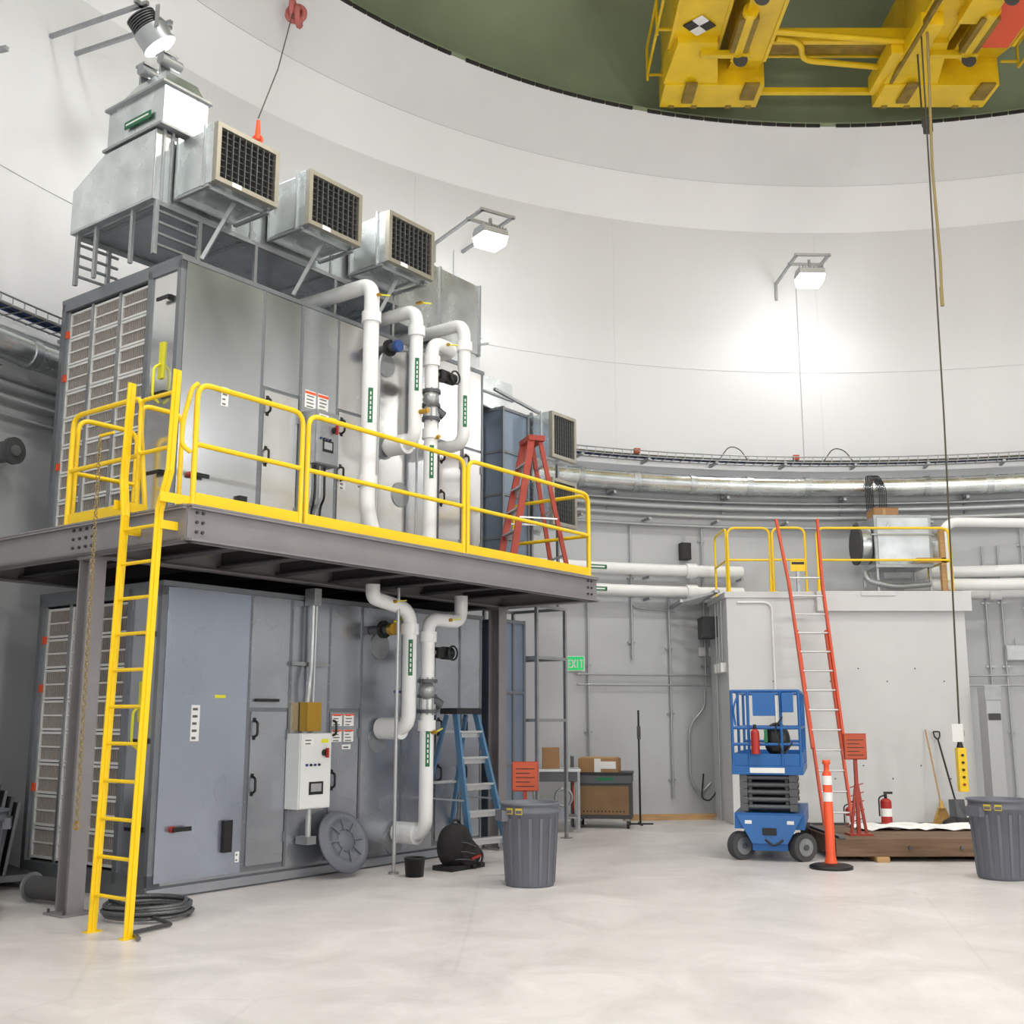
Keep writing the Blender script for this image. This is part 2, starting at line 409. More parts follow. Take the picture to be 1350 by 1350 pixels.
        for a in (8.08,8.27): sticker(o,a,z0+1.64,.16,.2,y,rows=5); o.box(a,a+.16,y-.005,y-.003,z0+1.8,z0+1.83,m_orange)
        sticker(o,8.62,z0+.8,.1,.14,FA-.026,rows=3)
    for a,z in((9.35,z0+1.40 if lower else 4.8),(9.64,z0+.27 if lower else z0+.9),(9.35,z0+2.45)):
        o.cyl((a,FA-.03,z),(a,FA+.01,z),.15,m_zinc,n=24)
    return o.done(.004)
ahu(.0,2.93,True)
ahu(3.37,6.22,False)

def control(a0,a1,z0,z1,m,y=FA-.03):
    o=MB('control_panel',HF); d=.2; w=a1-a0
    o.box(a0,a1,y-d,y,z0,z1,m); o.box(a0+.01,a1-.01,y-d-.015,y-d,z0+.01,z1-.01,m)
    yy=y-d-.015
    o.box(a0+w*.3,a0+w*.75,yy-.004,yy,z0+.14,z0+.27,m_blk); o.box(a0+w*.36,a0+w*.69,yy-.006,yy-.004,z0+.17,z0+.25,m_cyl)
    o.cyl((a1-w*.25,yy,z1-.2),(a1-w*.25,yy-.04,z1-.2),.035,m_blk,n=14); o.box(a1-w*.27,a1-w*.23,yy-.07,yy-.03,z1-.25,z1-.15,m_red)
    for i in range(4): o.cyl((a0+w*(.2+.13*i),yy,z1-.32),(a0+w*(.2+.13*i),yy-.02,z1-.32),.013,m_blk if i%2 else m_bcab,n=8)
    sticker(o,a0+.04,z1-.12,.14,.07,yy,rows=2); sticker(o,a1-.15,z1-.1,.1,.04,yy,m=m_lbl)
    return o
o=control(7.98,8.42,.72,1.48,m_ctrl)
o.tube([(8.18,8.9,1.48),(8.18,8.85,2.0),(8.22,8.87,2.2),(8.22,8.87,2.9)],.03,m_cyl,.1); o.box(8.17,8.27,8.8,8.95,2.82,3.0,m_zinc)
o.tube([(8.28,8.9,1.48),(8.28,8.88,2.95)],.018,m_cyl); o.box(8.15,8.35,8.83,8.95,1.5,1.8,m_brass)
o.cyl((8.2,8.82,.36),(8.2,8.82,.72),.03,m_cyl,n=10); o.box(8.14,8.26,8.76,8.94,.36,.44,m_zinc)
o.beam((8.0,8.92,2.2),(8.5,8.92,2.2),.03,.04,m_zinc)
o.done(.006)
o=control(8.05,8.4,4.35,4.95,m_zinc)
for i in range(4): o.tube([(8.1+.07*i,8.86,4.35),(8.1+.07*i,8.85,4.0),(8.12+.07*i,8.93,3.75+.06*i),(8.15+.05*i,8.93,3.45)],.014,m_blk if i%2 else m_cyl,.12)
o.done(.006)

# ---------------- grille duct boxes
def grille(a0,a1,b0,b1,z0,z1):
    o=MB('supply_air_diffuser',HF)
    o.box(a0+.02,a1-.02,b0+.12,b1,z0+.02,z1-.02,m_galv2)
    o.box(a0,a1,b0+.045,b0+.16,z0,z1,m_galv2)
    o.box(a0-.02,a1+.02,b0+.16,b0+.185,z0-.02,z1+.02,m_galv); o.box(a0-.01,a1+.01,b1-.05,b1-.02,z0-.02,z1+.02,m_galv)
    fw=.05
    for q in((a0,a1,z0,z0+fw),(a0,a1,z1-fw,z1),(a0,a0+fw,z0+fw,z1-fw),(a1-fw,a1,z0+fw,z1-fw)):
        o.box(q[0],q[1],b0-.02,b0+.045,q[2],q[3],m_zincf)
    o.box(a0+fw,a1-fw,b0+.036,b0+.044,z0+fw,z1-fw,m_dark)
    nb=9
    for i in range(1,nb):
        x=a0+fw+(a1-a0-2*fw)*i/nb; o.box(x-.0035,x+.0035,b0-.012,b0+.02,z0+fw,z1-fw,m_vane)
    nh=8
    for i in range(1,nh):
        z=z0+fw+(z1-z0-2*fw)*i/nh; o.obox(((a0+a1)/2,b0+.01,z),(a1-a0-2*fw,.022,.005),m_vane,(25,0,0))
    return o
for a0,b0 in((6.38,8.5),(7.61,8.5),(8.86,8.5)):
    o=grille(a0,a0+.8,b0,9.16,6.87,7.5)
    o.beam((a0+.45,8.75,6.87),(a0+.25,8.97,6.24),.04,.04,m_zinc)
    o.beam((a0+.02,8.6,6.85),(a0+.02,9.15,6.85),.04,.03,m_zinc); o.beam((a0+.78,8.6,6.85),(a0+.78,9.15,6.85),.04,.03,m_zinc)
    sticker(o,a0+.2,6.87,.12,.05,8.478); o.done(.004)
# trunk duct
o=MB('trunk_duct',HF)
def prism(o,base,ext0,ext1,m):
    n=len(base); vs=[(ext0,p[0],p[1]) for p in base]+[(ext1,p[0],p[1]) for p in base]
    o.add(vs,[list(range(n))[::-1],list(range(n,2*n))]+[(i,(i+1)%n,n+(i+1)%n,n+i) for i in range(n)],m)
prism(o,[(9.19,6.80),(10.67,6.80),(10.67,7.3),(10.1,7.56),(9.19,7.56)],6.16,9.8,m_galv)
ce=(6.13,9.85,7.12); cc=[(9.2,6.82),(10.66,6.82),(10.66,7.29),(10.1,7.55),(9.2,7.55)]
o.add([ce]+[(6.158,p[0],p[1]) for p in cc],[(0,1+i,1+(i+1)%5) for i in range(5)],m_galv2)
for x in (6.24,6.34): prism(o,[(9.17,6.78),(10.69,6.78),(10.69,7.32),(10.11,7.58),(9.17,7.58)],x,x+.03,m_zinc)
for x in (7.4,8.6,9.7): prism(o,[(9.175,6.785),(10.69,6.785),(10.69,7.32),(10.11,7.58),(9.175,7.58)],x,x+.03,m_zinc)
o.box(9.8,11.6,9.3,10.4,6.6,7.6,m_galv2); 
for x in (9.85,10.7,11.55): o.box(x,x+.03,9.28,10.42,6.58,7.62,m_zinc)
o.box(10.9,11.6,9.32,10.2,6.23,6.6,m_galv2)
o.box(6.18,6.72,9.12,10.1,7.6,8.08,m_galv2); 
for z in (7.58,8.05): o.box(6.14,6.76,9.09,10.13,z,z+.03,m_zinc)
o.add([(6.2,9.14,8.08),(6.7,9.14,8.08),(6.7,10.08,8.08),(6.2,10.08,8.08),(6.3,9.3,8.32),(6.7,9.3,8.32),(6.7,9.8,8.32),(6.3,9.8,8.32)],[(0,1,5,4),(1,2,6,5),(2,3,7,6),(3,0,4,7),(4,5,6,7)],m_galv2)
o.box(6.145,6.16,9.3,9.75,7.72,7.80,m_band); o.box(6.14,6.146,9.33,9.72,7.75,7.77,m_wht)
for bb in (9.4,9.75):
    o.box(6.3,6.42,bb,bb+.03,8.3,8.55,m_zinc); o.cyl((6.25,bb-.06,8.45),(6.5,bb-.06,8.45),.06,m_zinc,n=14); o.box(6.28,6.46,bb-.08,bb+.08,8.53,8.56,m_zinc)
for bb in(9.2,10.6):
    for aa in (6.22,6.75) if bb<10 else (6.22,6.6):
        o.box(aa-.022,aa+.022,bb-.022,bb+.022,6.22,6.8,m_zinc)
    for i in range(4): o.box(6.22,6.72,bb-.015,bb+.015,6.32+.12*i,6.345+.12*i,m_zinc)
for bb in (10.25,9.6): o.box(6.2,6.24,bb-.02,bb+.02,6.22,6.8,m_zinc)
for aa in (7.5,8.7,9.7,10.6):
    for bb in (9.2,10.4): o.box(aa-.02,aa+.02,bb-.02,bb+.02,6.22,6.8,m_zinc)
    o.beam((aa,9.2,6.3),(aa,10.4,6.75),.03,.03,m_zinc)
for bb in (9.2,10.6): o.beam((6.2,bb,6.77),(9.8,bb,6.77),.045,.045,m_zinc)
o.done(.004)

# ---------------- side cabinets
o=MB('fan_coil_cabinet',HF)
o.box(11.85,12.4,9.15,10.7,.0,2.95,m_cab); 
for z in (.0,1.0,1.95,2.9): o.box(11.84,12.41,9.13,10.72,z,z+.04,m_frame)
for x in (11.84,12.12,12.37): o.box(x,x+.04,9.125,9.16,.0,2.95,m_frame)
o.done(.004)
o=MB('fan_coil_cabinet',HF)
o.box(11.7,12.3,9.0,10.6,3.42,5.85,m_cab)
for z in (3.42,4.0,4.6,5.2,5.8): o.box(11.69,12.31,8.98,10.62,z,z+.04,m_frame)
for x in (11.69,12.27): o.box(x,x+.04,8.975,9.0,3.4,5.85,m_frame)
o.box(11.42,11.68,9.3,10.4,3.37,5.6,m_steelA)
o.box(11.5,12.2,9.2,9.8,5.85,6.3,m_galv2); o.box(11.48,12.22,9.18,9.82,6.05,6.08,m_zinc)
o.beam((11.4,8.9,6.0),(12.9,8.9,5.84),.04,.04,m_zinc)
o.done(.004)
for z in (5.2,4.25,3.2):
    o=grille(12.33,12.93,8.62,9.3,z,z+(.66 if z>3.5 else .5)); o.done(.004)
o=MB('strut_stand',HF)
for a,bq in((12.46,8.98),(13.15,8.98),(12.46,9.9),(13.15,9.9)):
    o.box(a-.021,a+.021,bq-.021,bq+.021,0,3.18,m_zinc); o.box(a-.06,a+.06,bq-.06,bq+.06,0,.012,m_zinc)
for z in (1.6,2.45,3.16):
    for bq in (8.98,9.9): o.beam((12.46,bq,z),(13.15,bq,z),.041,.041,m_zinc)
    for a in (12.46,13.15): o.beam((a,8.98,z),(a,9.9,z),.041,.041,m_zinc)
for x in (12.36,13.0): o.box(x,x+.04,8.98,9.02,3.18,5.9,m_zinc)
o.done()
# ---------------- platform
o=MB('steel_mezzanine',HF)
A0,A1,B0,B1=5.54,11.67,7.5,11.3
def ib(p0,p1,h,m,w=.14):
    p0=Vector(p0);p1=Vector(p1)
    o.beam(p0,p1,.014,h,m)
    for s in (-1,1): o.beam(p0+Vector((0,0,s*(h/2-.008))),p1+Vector((0,0,s*(h/2-.008))),w,.016,m)
for bq in (B0+.01,8.97,B1): ib((A0,bq,3.2),(A1,bq,3.2),.28,m_deck)
ib((A0+.02,B0,3.2),(A0+.02,B1,3.2),.28,m_deck); ib((A1-.02,B0,3.2),(A1-.02,B1,3.2),.28,m_deck)
for i in range(1,8): ib((A0+.76*i,B0,3.215),(A0+.76*i,B1,3.215),.22,m_deckd)
o.box(A0,A1,B0,B1,3.335,3.365,m_grat)
o.box(A0-.005,A1+.005,B0-.012,B0-.002,3.06,3.36,m_deck)
for z in (3.06,3.345): o.box(A0-.01,A1+.01,B0-.05,B0+.02,z,z+.016,m_deck)
o.box(A0-.012,A0-.002,B0,B1,3.06,3.36,m_deck)
for z in (3.06,3.345): o.box(A0-.05,A0+.02,B0,B1,z,z+.016,m_deck)
for bq in (8.82,8.92,9.02,9.12):
    for z in (3.14,3.22,3.3): o.cyl((A0-.03,bq,z),(A0-.012,bq,z),.014,m_deckd,n=6)
for aq in (A1-.12,A1-.2,A0+.08,A0+.14):
    for z in (3.14,3.22,3.3): o.cyl((aq,B0-.03,z),(aq,B0-.012,z),.014,m_deckd,n=6)
for a in (5.64,11.57):
    for bq in (8.97,11.2):
        s=.08
        o.box(a-.006,a+.006,bq-s,bq+s,0.02,3.06,m_deck)
        for k in (-1,1): o.box(a-s,a+s,bq+k*s-.008,bq+k*s+.008,.02,3.06,m_deck)
        o.box(a-.15,a+.15,bq-.15,bq+.15,0,.02,m_deck); o.box(a-.1,a+.1,bq-.1,bq+.1,3.03,3.06,m_deck)
        for dx in (-.12,.12):
            for dy in (-.12,.12): o.cyl((a+dx,bq+dy,.02),(a+dx,bq+dy,.05),.012,m_deckd,n=6)
o.done()
# railings
o=MB('guard_railing',HF)
ZT=3.365
def railsec(p0,p1,o=o,h=1.05,r=.024,zt=ZT,m=m_yel,toe=True,mid=True):
    p0=Vector((p0[0],p0[1],zt));p1=Vector((p1[0],p1[1],zt));U=Vector((0,0,1))
    o.tube([p0,p0+U*h,p1+U*h,p1],r,m,.13,n=10)
    if mid:o.tube([p0+U*h*.5,p1+U*h*.5],r*.95,m,n=8)
    if toe: o.beam(p0+U*.06,p1+U*.06,.008,.11,m)
    for p in (p0,p1): o.box(p.x-.05,p.x+.05,p.y-.05,p.y+.05,zt,zt+.012,m)
bq=7.545
railsec((5.61,bq),(6.79,bq)); railsec((6.86,bq),(9.13,bq)); railsec((9.2,bq),(11.60,bq))
railsec((11.63,bq+.03),(11.63,8.75))
railsec((5.58,8.28),(5.58,9.35)); railsec((5.66,9.4),(6.3,9.4))
o.tube([(5.61,bq,ZT+1.05),(5.56,7.56,ZT+1.0),(5.5,7.58,ZT+.7),(5.5,7.58,ZT+.5),(5.58,7.56,ZT+.45)],.02,m_yel,.08)
o.tube([(5.62,8.2,ZT),(5.5,8.2,ZT+.95),(5.95,8.2,ZT+.95),(5.95,8.2,ZT)],.022,m_yel,.12)
o.done()
# fixed ladder
o=MB('fixed_access_ladder',HF)
for bq,k in((7.63,-1),(8.10,1)):
    pts=[(5.30,bq,0),(5.36,bq,3.30),(5.38,bq+k*.08,3.62),(5.40,bq+k*.08,4.47)]
    for i in range(3):
        p,q=Vector(pts[i]),Vector(pts[i+1]); o.beam(p,q+(q-p).normalized()*.01,.014 if i!=1 else .02,.075,m_yel,up=(1,0,0))
        o.beam(p,q,.036,.02,m_yel,up=(1,0,0))
    o.box(5.36,5.56,bq-.006+k*.02,bq+.006+k*.02,3.15,3.22,m_yel); o.box(5.3,5.6,bq+k*.08-.006,bq+k*.08+.006,3.36,3.44,m_yel)
    o.box(5.24,5.37,bq-.035,bq+.035,0,.01,m_yel)
for i in range(11):
    z=.28+.29*i; a=5.30+.06*z/3.3; o.cyl((a,7.63,z),(a,8.10,z),.015,m_yel,n=8)
o.tube([(5.45,7.62,4.32),(5.45,8.1,4.32),(5.45,8.1,3.85),(5.45,7.62,3.85)],.018,m_yel,.06)
o.done()
o=MB('chain_hoist_chain',HF)
for i in range(70):
    z=.85+i*.045; o.ring((5.2,8.25+.0006*i,z),.018,.006,m_rope,'x' if i%2 else 'y',8,4)
o.ring((5.2,8.25,.80),.03,.008,m_brass,'x',10,5); o.box(5.19,5.21,8.1,8.295,3.98,4.0,m_yel)
o.done()

# ---------------- insulated pipes
def ipipe(pts,r=.08,bands=(),caps=(),yel=(),name='insulated_pipe'):
    o=MB(name,HF); o.tube(pts,r,m_pipe,.17,n=18,seg=8)
    for (c,d) in bands:
        c=Vector(c); L=.2; vs=[];k=6
        for zz in (-L,L):
            for i in range(k):
                t=rad(-146+i*7); vs.append((c.x+(r+.003)*math.cos(t),c.y+(r+.003)*math.sin(t),c.z+zz))
        o.add(vs,[(i,i+1,k+i+1,k+i) for i in range(k-1)],m_band,True)
        t=rad(-128); 
        for j in range(6):
            zz=c.z-L*.8+j*L*.28; p=Vector((c.x+(r+.0035)*math.cos(t),c.y+(r+.0035)*math.sin(t),zz)); o.beam(p,p+Vector((0,0,L*.18)),.014,.003,m_wht,up=(math.cos(t),math.sin(t),0))
    for (c,ax) in caps:
        c=Vector(c);ax=Vector(ax);o.cyl(c-ax*.06,c+ax*.06,r+.022,m_pipe,n=20)
    for c in yel:
        c=Vector(c);o.beam(c,c+Vector((.14,-.05,.02)),.02,.012,m_lbl);o.cyl(c+Vector((0,.05,0)),c+Vector((0,-.03,0)),.02,m_brass,n=8)
    return o
Zv=(0,0,1);Yv=(0,1,0)
o=ipipe([(8.62,9.9,6.5),(8.62,8.5,6.5),(8.62,8.5,3.85),(8.74,8.48,3.55),(8.74,8.48,3.37)],.088,[((8.62,8.5,5.05),Zv)],[((8.62,8.5,6.1),Zv),((8.62,8.5,4.2),Zv)],[(8.62,8.4,6.35)]); o.done()
o=ipipe([(9.38,9.35,6.42),(9.38,8.5,6.42),(9.38,8.5,4.8),(9.38,8.95,4.8)],.08,[((9.38,8.5,5.6),Zv)],[((9.38,8.5,6.15),Zv),((9.38,8.72,4.8),Yv)],[(9.38,8.45,6.5)]); 
o.cyl((9.38,8.62,4.8),(9.38,8.9,4.8),.12,m_pipe,n=20); o.cyl((9.38,8.46,5.15),(9.38,8.3,5.15),.03,m_brass,n=10);o.done()
o=ipipe([(10.27,9.7,6.5),(10.27,8.5,6.5),(10.27,8.5,4.95),(10.27,8.95,4.95)],.08,[((10.27,8.5,5.35),Zv)],[((10.27,8.5,6.2),Zv)]); o.done()
def valveset(o,a,z,dz):
    y=8.5
    o.cyl((a,y,z-.17),(a,y,z+.17),.06,m_scis,n=14)
    for q in (-.17,0,.17): o.cyl((a,y,z+q-.02),(a,y,z+q+.02),.115,m_scis,n=18)
    o.cyl((a,y,z),(a+.16,y-.06,z-.1),.06,m_scis,n=12); o.ball((a-.05,y-.04,z+.06),.1,m_zinc)
    for i in range(8):
        t=i*math.pi/4; o.cyl((a+.09*math.cos(t),y+.09*math.sin(t),z-.21),(a+.09*math.cos(t),y+.09*math.sin(t),z+.21),.01,m_zinc,n=6)
    zz=z+dz
    o.cyl((a,y,zz),(a+.3,y,zz),.03,m_zinc,n=10); o.box(a+.12,a+.26,y-.06,y+.06,zz-.06,zz+.06,m_blk); o.cyl((a+.26,y,zz),(a+.4,y,zz),.075,m_blk,n=14)
    o.ring((a+.34,y-.09,zz),.08,.012,m_blk,'y',16,6)
    o.cyl((a,y-.02,z-.4),(a,y-.14,z-.4),.025,m_brass,n=8); o.beam((a,y-.13,z-.4),(a+.12,y-.13,z-.36),.02,.01,m_lbl)
o=ipipe([(10.1,9.3,6.1),(10.1,8.5,6.1),(9.66,8.5,6.1),(9.66,8.5,3.37)],.082,[((9.66,8.5,4.6),Zv)],[((9.66,8.5,5.85),Zv),((9.66,8.5,4.95),Zv)],[(9.85,8.42,6.1)]); valveset(o,9.66,5.3,.42); o.done()
o=ipipe([(8.74,8.5,3.07),(8.74,8.5,2.93),(9.35,8.5,2.83),(9.35,8.5,1.52),(9.35,8.95,1.52)],.08,[((9.35,8.5,2.3),Zv)],[((9.35,8.5,2.62),Zv)],[(9.0,8.42,2.9)]); o.cyl((9.35,8.6,1.52),(9.35,8.92,1.52),.12,m_pipe,n=20); o.done()
o=ipipe([(10.25,8.5,3.07),(10.25,8.5,2.76),(9.66,8.5,2.76),(9.66,8.5,.36),(9.66,8.95,.36)],.08,[((9.66,8.5,1.3),Zv)],[((9.66,8.5,2.55),Zv),((9.66,8.5,1.55),Zv)],[(9.95,8.42,2.76)]); valveset(o,9.66,1.88,.5); o.cyl((9.66,8.62,.36),(9.66,8.92,.36),.12,m_pipe,n=20); o.done()
o=MB('pipe_valve_stub',HF); o.cyl((9.2,8.95,2.62),(9.2,8.65,2.62),.05,m_scis,n=12); o.cyl((9.2,8.78,2.62),(9.2,8.74,2.62),.1,m_blk,n=16); o.cyl((9.2,8.66,2.62),(9.2,8.6,2.62),.07,m_brass,n=16)
o.beam((9.2,8.6,2.7),(9.35,8.6,2.75),.02,.02,m_lbl); o.done()
o=MB('pipe_valve_stub',HF); o.cyl((9.2,8.95,5.95),(9.2,8.65,5.95),.05,m_scis,n=12); o.cyl((9.2,8.78,5.95),(9.2,8.74,5.95),.1,m_blk,n=16); o.cyl((9.2,8.66,5.95),(9.2,8.6,5.95),.07,m_bcab,n=16); o.done()
o=MB('conduit_drop',HF)
o.cyl((9.1,8.45,.02),(9.1,8.45,3.06),.02,m_cyl,n=8); o.cyl((9.1,8.45,0),(9.1,8.45,.02),.06,m_zinc,n=10); o.done()
o=MB('conduit_drop',HF)
o.tube([(9.12,8.85,3.37),(9.12,8.85,5.9),(9.6,8.85,6.05)],.022,m_cyl,.2); o.cyl((9.95,8.8,3.37),(9.95,8.8,6.2),.02,m_cyl,n=8); o.cyl((9.82,8.86,3.37),(9.82,8.86,6.2),.014,m_cyl,n=8)
o.done()

# ---------------- step ladders
def stepladder(a,b,rot,z,H,wb,wt,sp,mr,capm,name='step_ladder',base=HF):
    o=MB(name,base@Matrix.Translation((a,b,z))@Matrix.Rotation(rad(rot),4,'Z'))
    for k in (-1,1):
        o.beam((k*wb/2,0,0.02),(k*wt/2,sp*.42,H),.035,.085,mr,up=(0,1,0)); o.beam((k*wb/2*.95,sp,0.02),(k*wt/2*.95,sp*.58,H-.03),.03,.055,mr,up=(0,1,0))
        o.box(k*wb/2-.025,k*wb/2+.025,-.05,.05,0,.04,m_blk); o.box(k*wb/2*.95-.025,k*wb/2*.95+.025,sp-.04,sp+.04,0,.04,m_blk)
        o.beam((k*(wb*.5-.04),sp*.17,H*.42),(k*(wb*.5-.04),sp*.82,H*.42),.004,.02,m_alu)
    n=int(H/.3)
    for i in range(1,n+1):
        q=i*.295/H
        if q>.93: break
        w=wb+(wt-wb)*q; y=sp*.42*q
        o.box(-w/2,w/2,y-.045,y+.045,q*H-.012,q*H+.012,m_alu); o.beam((-w/2,y,q*H-.04),(w/2,y,q*H-.04),.01,.05,m_alu)
        if i%2==1:
            y2=sp-(sp*.42)*q; o.beam((-w/2*.95,y2,q*H),(w/2*.95,y2,q*H),.015,.03,m_alu)
    o.box(-wt/2-.04,wt/2+.04,sp*.36,sp*.64,H-.02,H+.05,capm)
    o.done(.003)
stepladder(10.24,8.02,-8,0,1.70,.60,.32,1.05,m_lblue,m_blk)
stepladder(11.08,8.5,-125,ZT,1.80,.60,.32,.78,m_lred,m_lred)

# ---------------- floor clutter near unit
def bin_(x,y,name='trash_can'):
    o=MB(name,Matrix.Translation((x,y,0)))
    o.lathe((0,0,0),[(0.001,0),(.235,0),(.243,.02),(.285,.70),(.30,.705),(.30,.73),(.292,.735),(.292,.78),(.31,.785),(.31,.805),(.285,.805),(.275,.70),(.23,.03),(.001,.03)],m_bin,40)
    for i in range(16):
        t=i*math.pi/8; c,s_=math.cos(t),math.sin(t); o.beam((.243*c,.243*s_,.03),(.283*c,.283*s_,.66),.03,.012,m_bin,up=(c,s_,0))
    for t in (20,200):
        c,s_=math.cos(rad(t)),math.sin(rad(t)); o.beam((.30*c-.1*s_,.30*s_+.1*c,.68),(.30*c+.1*s_,.30*s_-.1*c,.68),.07,.1,m_bin)
    for t in (-132,-112): 
        c,s_=math.cos(rad(t)),math.sin(rad(t)); T=Matrix.Translation((.297*c,.297*s_,.74))@Matrix.Rotation(rad(t+90),4,'Z'); o.box(-.035,.035,-.012,.0,-.04,.02,m_tag,T); o.box(-.03,.03,-.014,-.012,-.03,.0,m_txt,T)
    o.done()
bin_(.18,11.58); bin_(5.1,12.05); bin_(-4.98,10.6)
o=MB('trash_can_lid',HF@Matrix.Translation((8.62,8.72,.36))@Matrix.Rotation(rad(68),4,'X'))
o.lathe((0,0,0),[(.001,.05),(.1,.05),(.11,.035),(.22,.03),(.23,.05),(.30,.05),(.32,0),(.33,0),(.335,-.02),(.30,-.02),(.29,.02),(.001,.02)],m_bin,40)
for i in range(8):
    t=i*math.pi/4; o.beam((.1*math.cos(t),.1*math.sin(t),.045),(.24*math.cos(t),.24*math.sin(t),.04),.02,.02,m_bin)
for rr in (.12,.28): o.ring((0,0,.043),rr,.007,m_bin,'z',40,5)
o.done()
o=MB('backpack',HF@Matrix.Translation((9.82,8.2,0)))
o.ball((0,0,.24),.25,m_bpack,(1,.65,1.0)); o.ball((.1,-.12,.15),.15,m_bpack,(1.2,.6,.9)); o.ball((-.14,-.05,.28),.17,m_bpack,(.9,.8,1.2)); o.ball((.22,.05,.14),.16,m_bpack,(1.1,.8,.9))
o.tube([(-.1,0,.45),(-.05,0,.52),(.05,0,.52),(.1,0,.45)],.014,m_blk,.04); o.beam((.02,-.225,.12),(.2,-.205,.14),.01,.025,m_red); o.tube([(.16,-.1,.3),(.25,-.2,.15),(.2,-.2,.02)],.015,m_blk,.05)
for zz in (.12,.2,.3): o.tube([(-.2,-.1,zz),(-.05,-.19,zz),(.1,-.215,zz*.8),(.24,-.1,zz*.8)],.007,m_scis,.06,n=5)
o.box(-.24,.33,-.16,.12,0,.05,m_bpack)
o.done()
o=MB('black_bucket',HF@Matrix.Translation((9.1,8.15,0)))
o.lathe((0,0,0),[(.001,0),(.095,0),(.11,.18),(.117,.18),(.117,.195),(.103,.195),(.09,.02),(.001,.02)],m_blk,24); o.done()
o=MB('coiled_flexible_conduit')
pts=[]
cx,cy=-3.05,9.75
for i in range(170):
    t=i/170*2*math.pi*5.5; R=.34-.02*math.sin(i*.13); z=.025+.02*(i/170*5.5)
    pts.append((cx+R*math.cos(t)+.015*math.sin(i),cy+R*math.sin(t)*.95,z))
pts+= [(-2.72,9.3,.025),(-2.9,8.95,.025),(-2.78,8.72,.025)]
o.tube(pts,.018,m_coil,n=6); o.done()
o=MB('wooden_pallet',Matrix.Translation((-4.85,9.75,0))@Matrix.Rotation(rad(25),4,'Z'))
for i in range(6): o.box(-.5,.5,-.45+i*.16,-.36+i*.16,.1,.12,m_wood)
for x in(-.48,0,.42): o.box(x,x+.06,-.45,.45,0,.1,m_wood)
o.done()
o=MB('pipe_spool',Matrix.Translation((-4.05,10.35,.03)))
o.cyl((-.3,.2,.1),(.15,-.05,.1),.1,m_rub,n=20); o.cyl((.15,-.05,.1),(.17,-.06,.1),.13,m_zinc,n=20); o.cyl((-.3,.2,.1),(-.32,.21,.1),.13,m_zinc,n=20); o.done()
o=MB('dolly_with_steel_plates',Matrix.Translation((-5.25,11.45,0))@Matrix.Rotation(rad(40),4,'Z'))
for i in range(6): o.obox((-.2+.07*i,0,.62-.03*i),(.03,.8,1.0-.06*i),m_scis if i%2 else m_rub,(0,8,0))
o.box(-.35,.4,-.45,.45,.08,.14,m_scis); o.beam((-.3,0,.14),(-.42,0,1.3),.05,.05,m_rub)
for x in(-.28,.32):
    for y in (-.38,.38): o.cyl((x,y-.02,.05),(x,y+.02,.05),.05,m_blk,n=12)
o.done()

# ---------------- concrete enclosure at right
EX0,EX1,EY0,EY1,EZ=3.43,7.23,17.77,19.35,3.62
o=MB('concrete_shield_enclosure')
o.box(EX0,EX1,EY0,EY1,0,EZ-.02,m_conc); o.box(EX0-.03,EX1+.05,EY0-.03,EY1,EZ-.1,EZ,m_conc); o.box(4.85,EX1+.08,EY0-.12,EY0,EZ-.32,EZ,m_conc)
o.box(5.55,6.1,EY0-.14,EY0-.12,EZ-.08,EZ,m_conc)
for i in range(7):
    for j in range(2): 
        x=EX0+.7+i*.45; z=.7+j*1.5+.2*(i%2); o.cyl((x,EY0-.004,z),(x,EY0,z),.012,m_rub,n=8)
o.box(EX0+.02,EX1-.02,EY0-.015,EY0,0,.04,m_rub)
o.tube([(3.6,EY0-.02,3.45),(4.15,EY0-.02,3.45),(4.15,EY0-.02,1.4)],.018,m_pipe,.15)
o.done(.01)
def zrail(o,p0,p1,**k): railsec(p0,p1,o=o,zt=EZ,toe=False,**k)
o=MB('enclosure_railing')
zrail(o,(3.5,EY0+.08),(4.18,EY0+.08),r=.02); zrail(o,(4.22,EY0+.06),(4.75,EY0+.06),r=.02); zrail(o,(4.95,EY0+.08),(7.1,EY0+.08),r=.02)
zrail(o,(3.48,EY0+.12),(3.48,EY0+1.1),r=.02); zrail(o,(7.12,EY0+.1),(7.12,EY0+1.1),r=.02)
for x in (3.5,4.18,4.95,7.1): o.cyl((x,EY0+.08,EZ),(x,EY0+.08,EZ+.2),.028,m_yel,n=8)
o.done()
o=MB('extension_ladder')
p0=Vector((4.68,16.45,0.0));p1=Vector((4.56,17.60,4.76));d=(p1-p0); X=Vector((1,0,0))
for k in(-1,1):
    o.beam(p0+X*k*.20+Vector((0,0,.02)),p0+d*.62+X*k*.22,.03,.085,m_lorg,up=(0,1,0))
    o.beam(p0+d*.25+X*k*.235+Vector((0,-.05,0)),p0+d*.78+X*k*.26+Vector((0,-.05,0)),.035,.085,m_lorg,up=(0,1,0))
    o.beam(p0+d*.775+X*k*.26+Vector((0,-.05,0)),p1+X*k*.33+Vector((0,-.05,0)),.035,.07,m_lorg,up=(0,1,0))
    o.box(p0.x+k*.2-.03,p0.x+k*.2+.03,p0.y-.06,p0.y+.06,0,.03,m_blk)
for i in range(1,15):
    q=i*.3/4.9
    c=p0+d*q
    if q<.62: o.cyl(c-Vector((.2,0,0)),c+Vector((.2,0,0)),.016,m_alu,n=8)
    if .25<q<.82: o.cyl(c-Vector((.24,.05,0)),c+Vector((.24,-.05,0)),.016,m_alu,n=8)
o.done()
o=MB('inline_duct_heater')
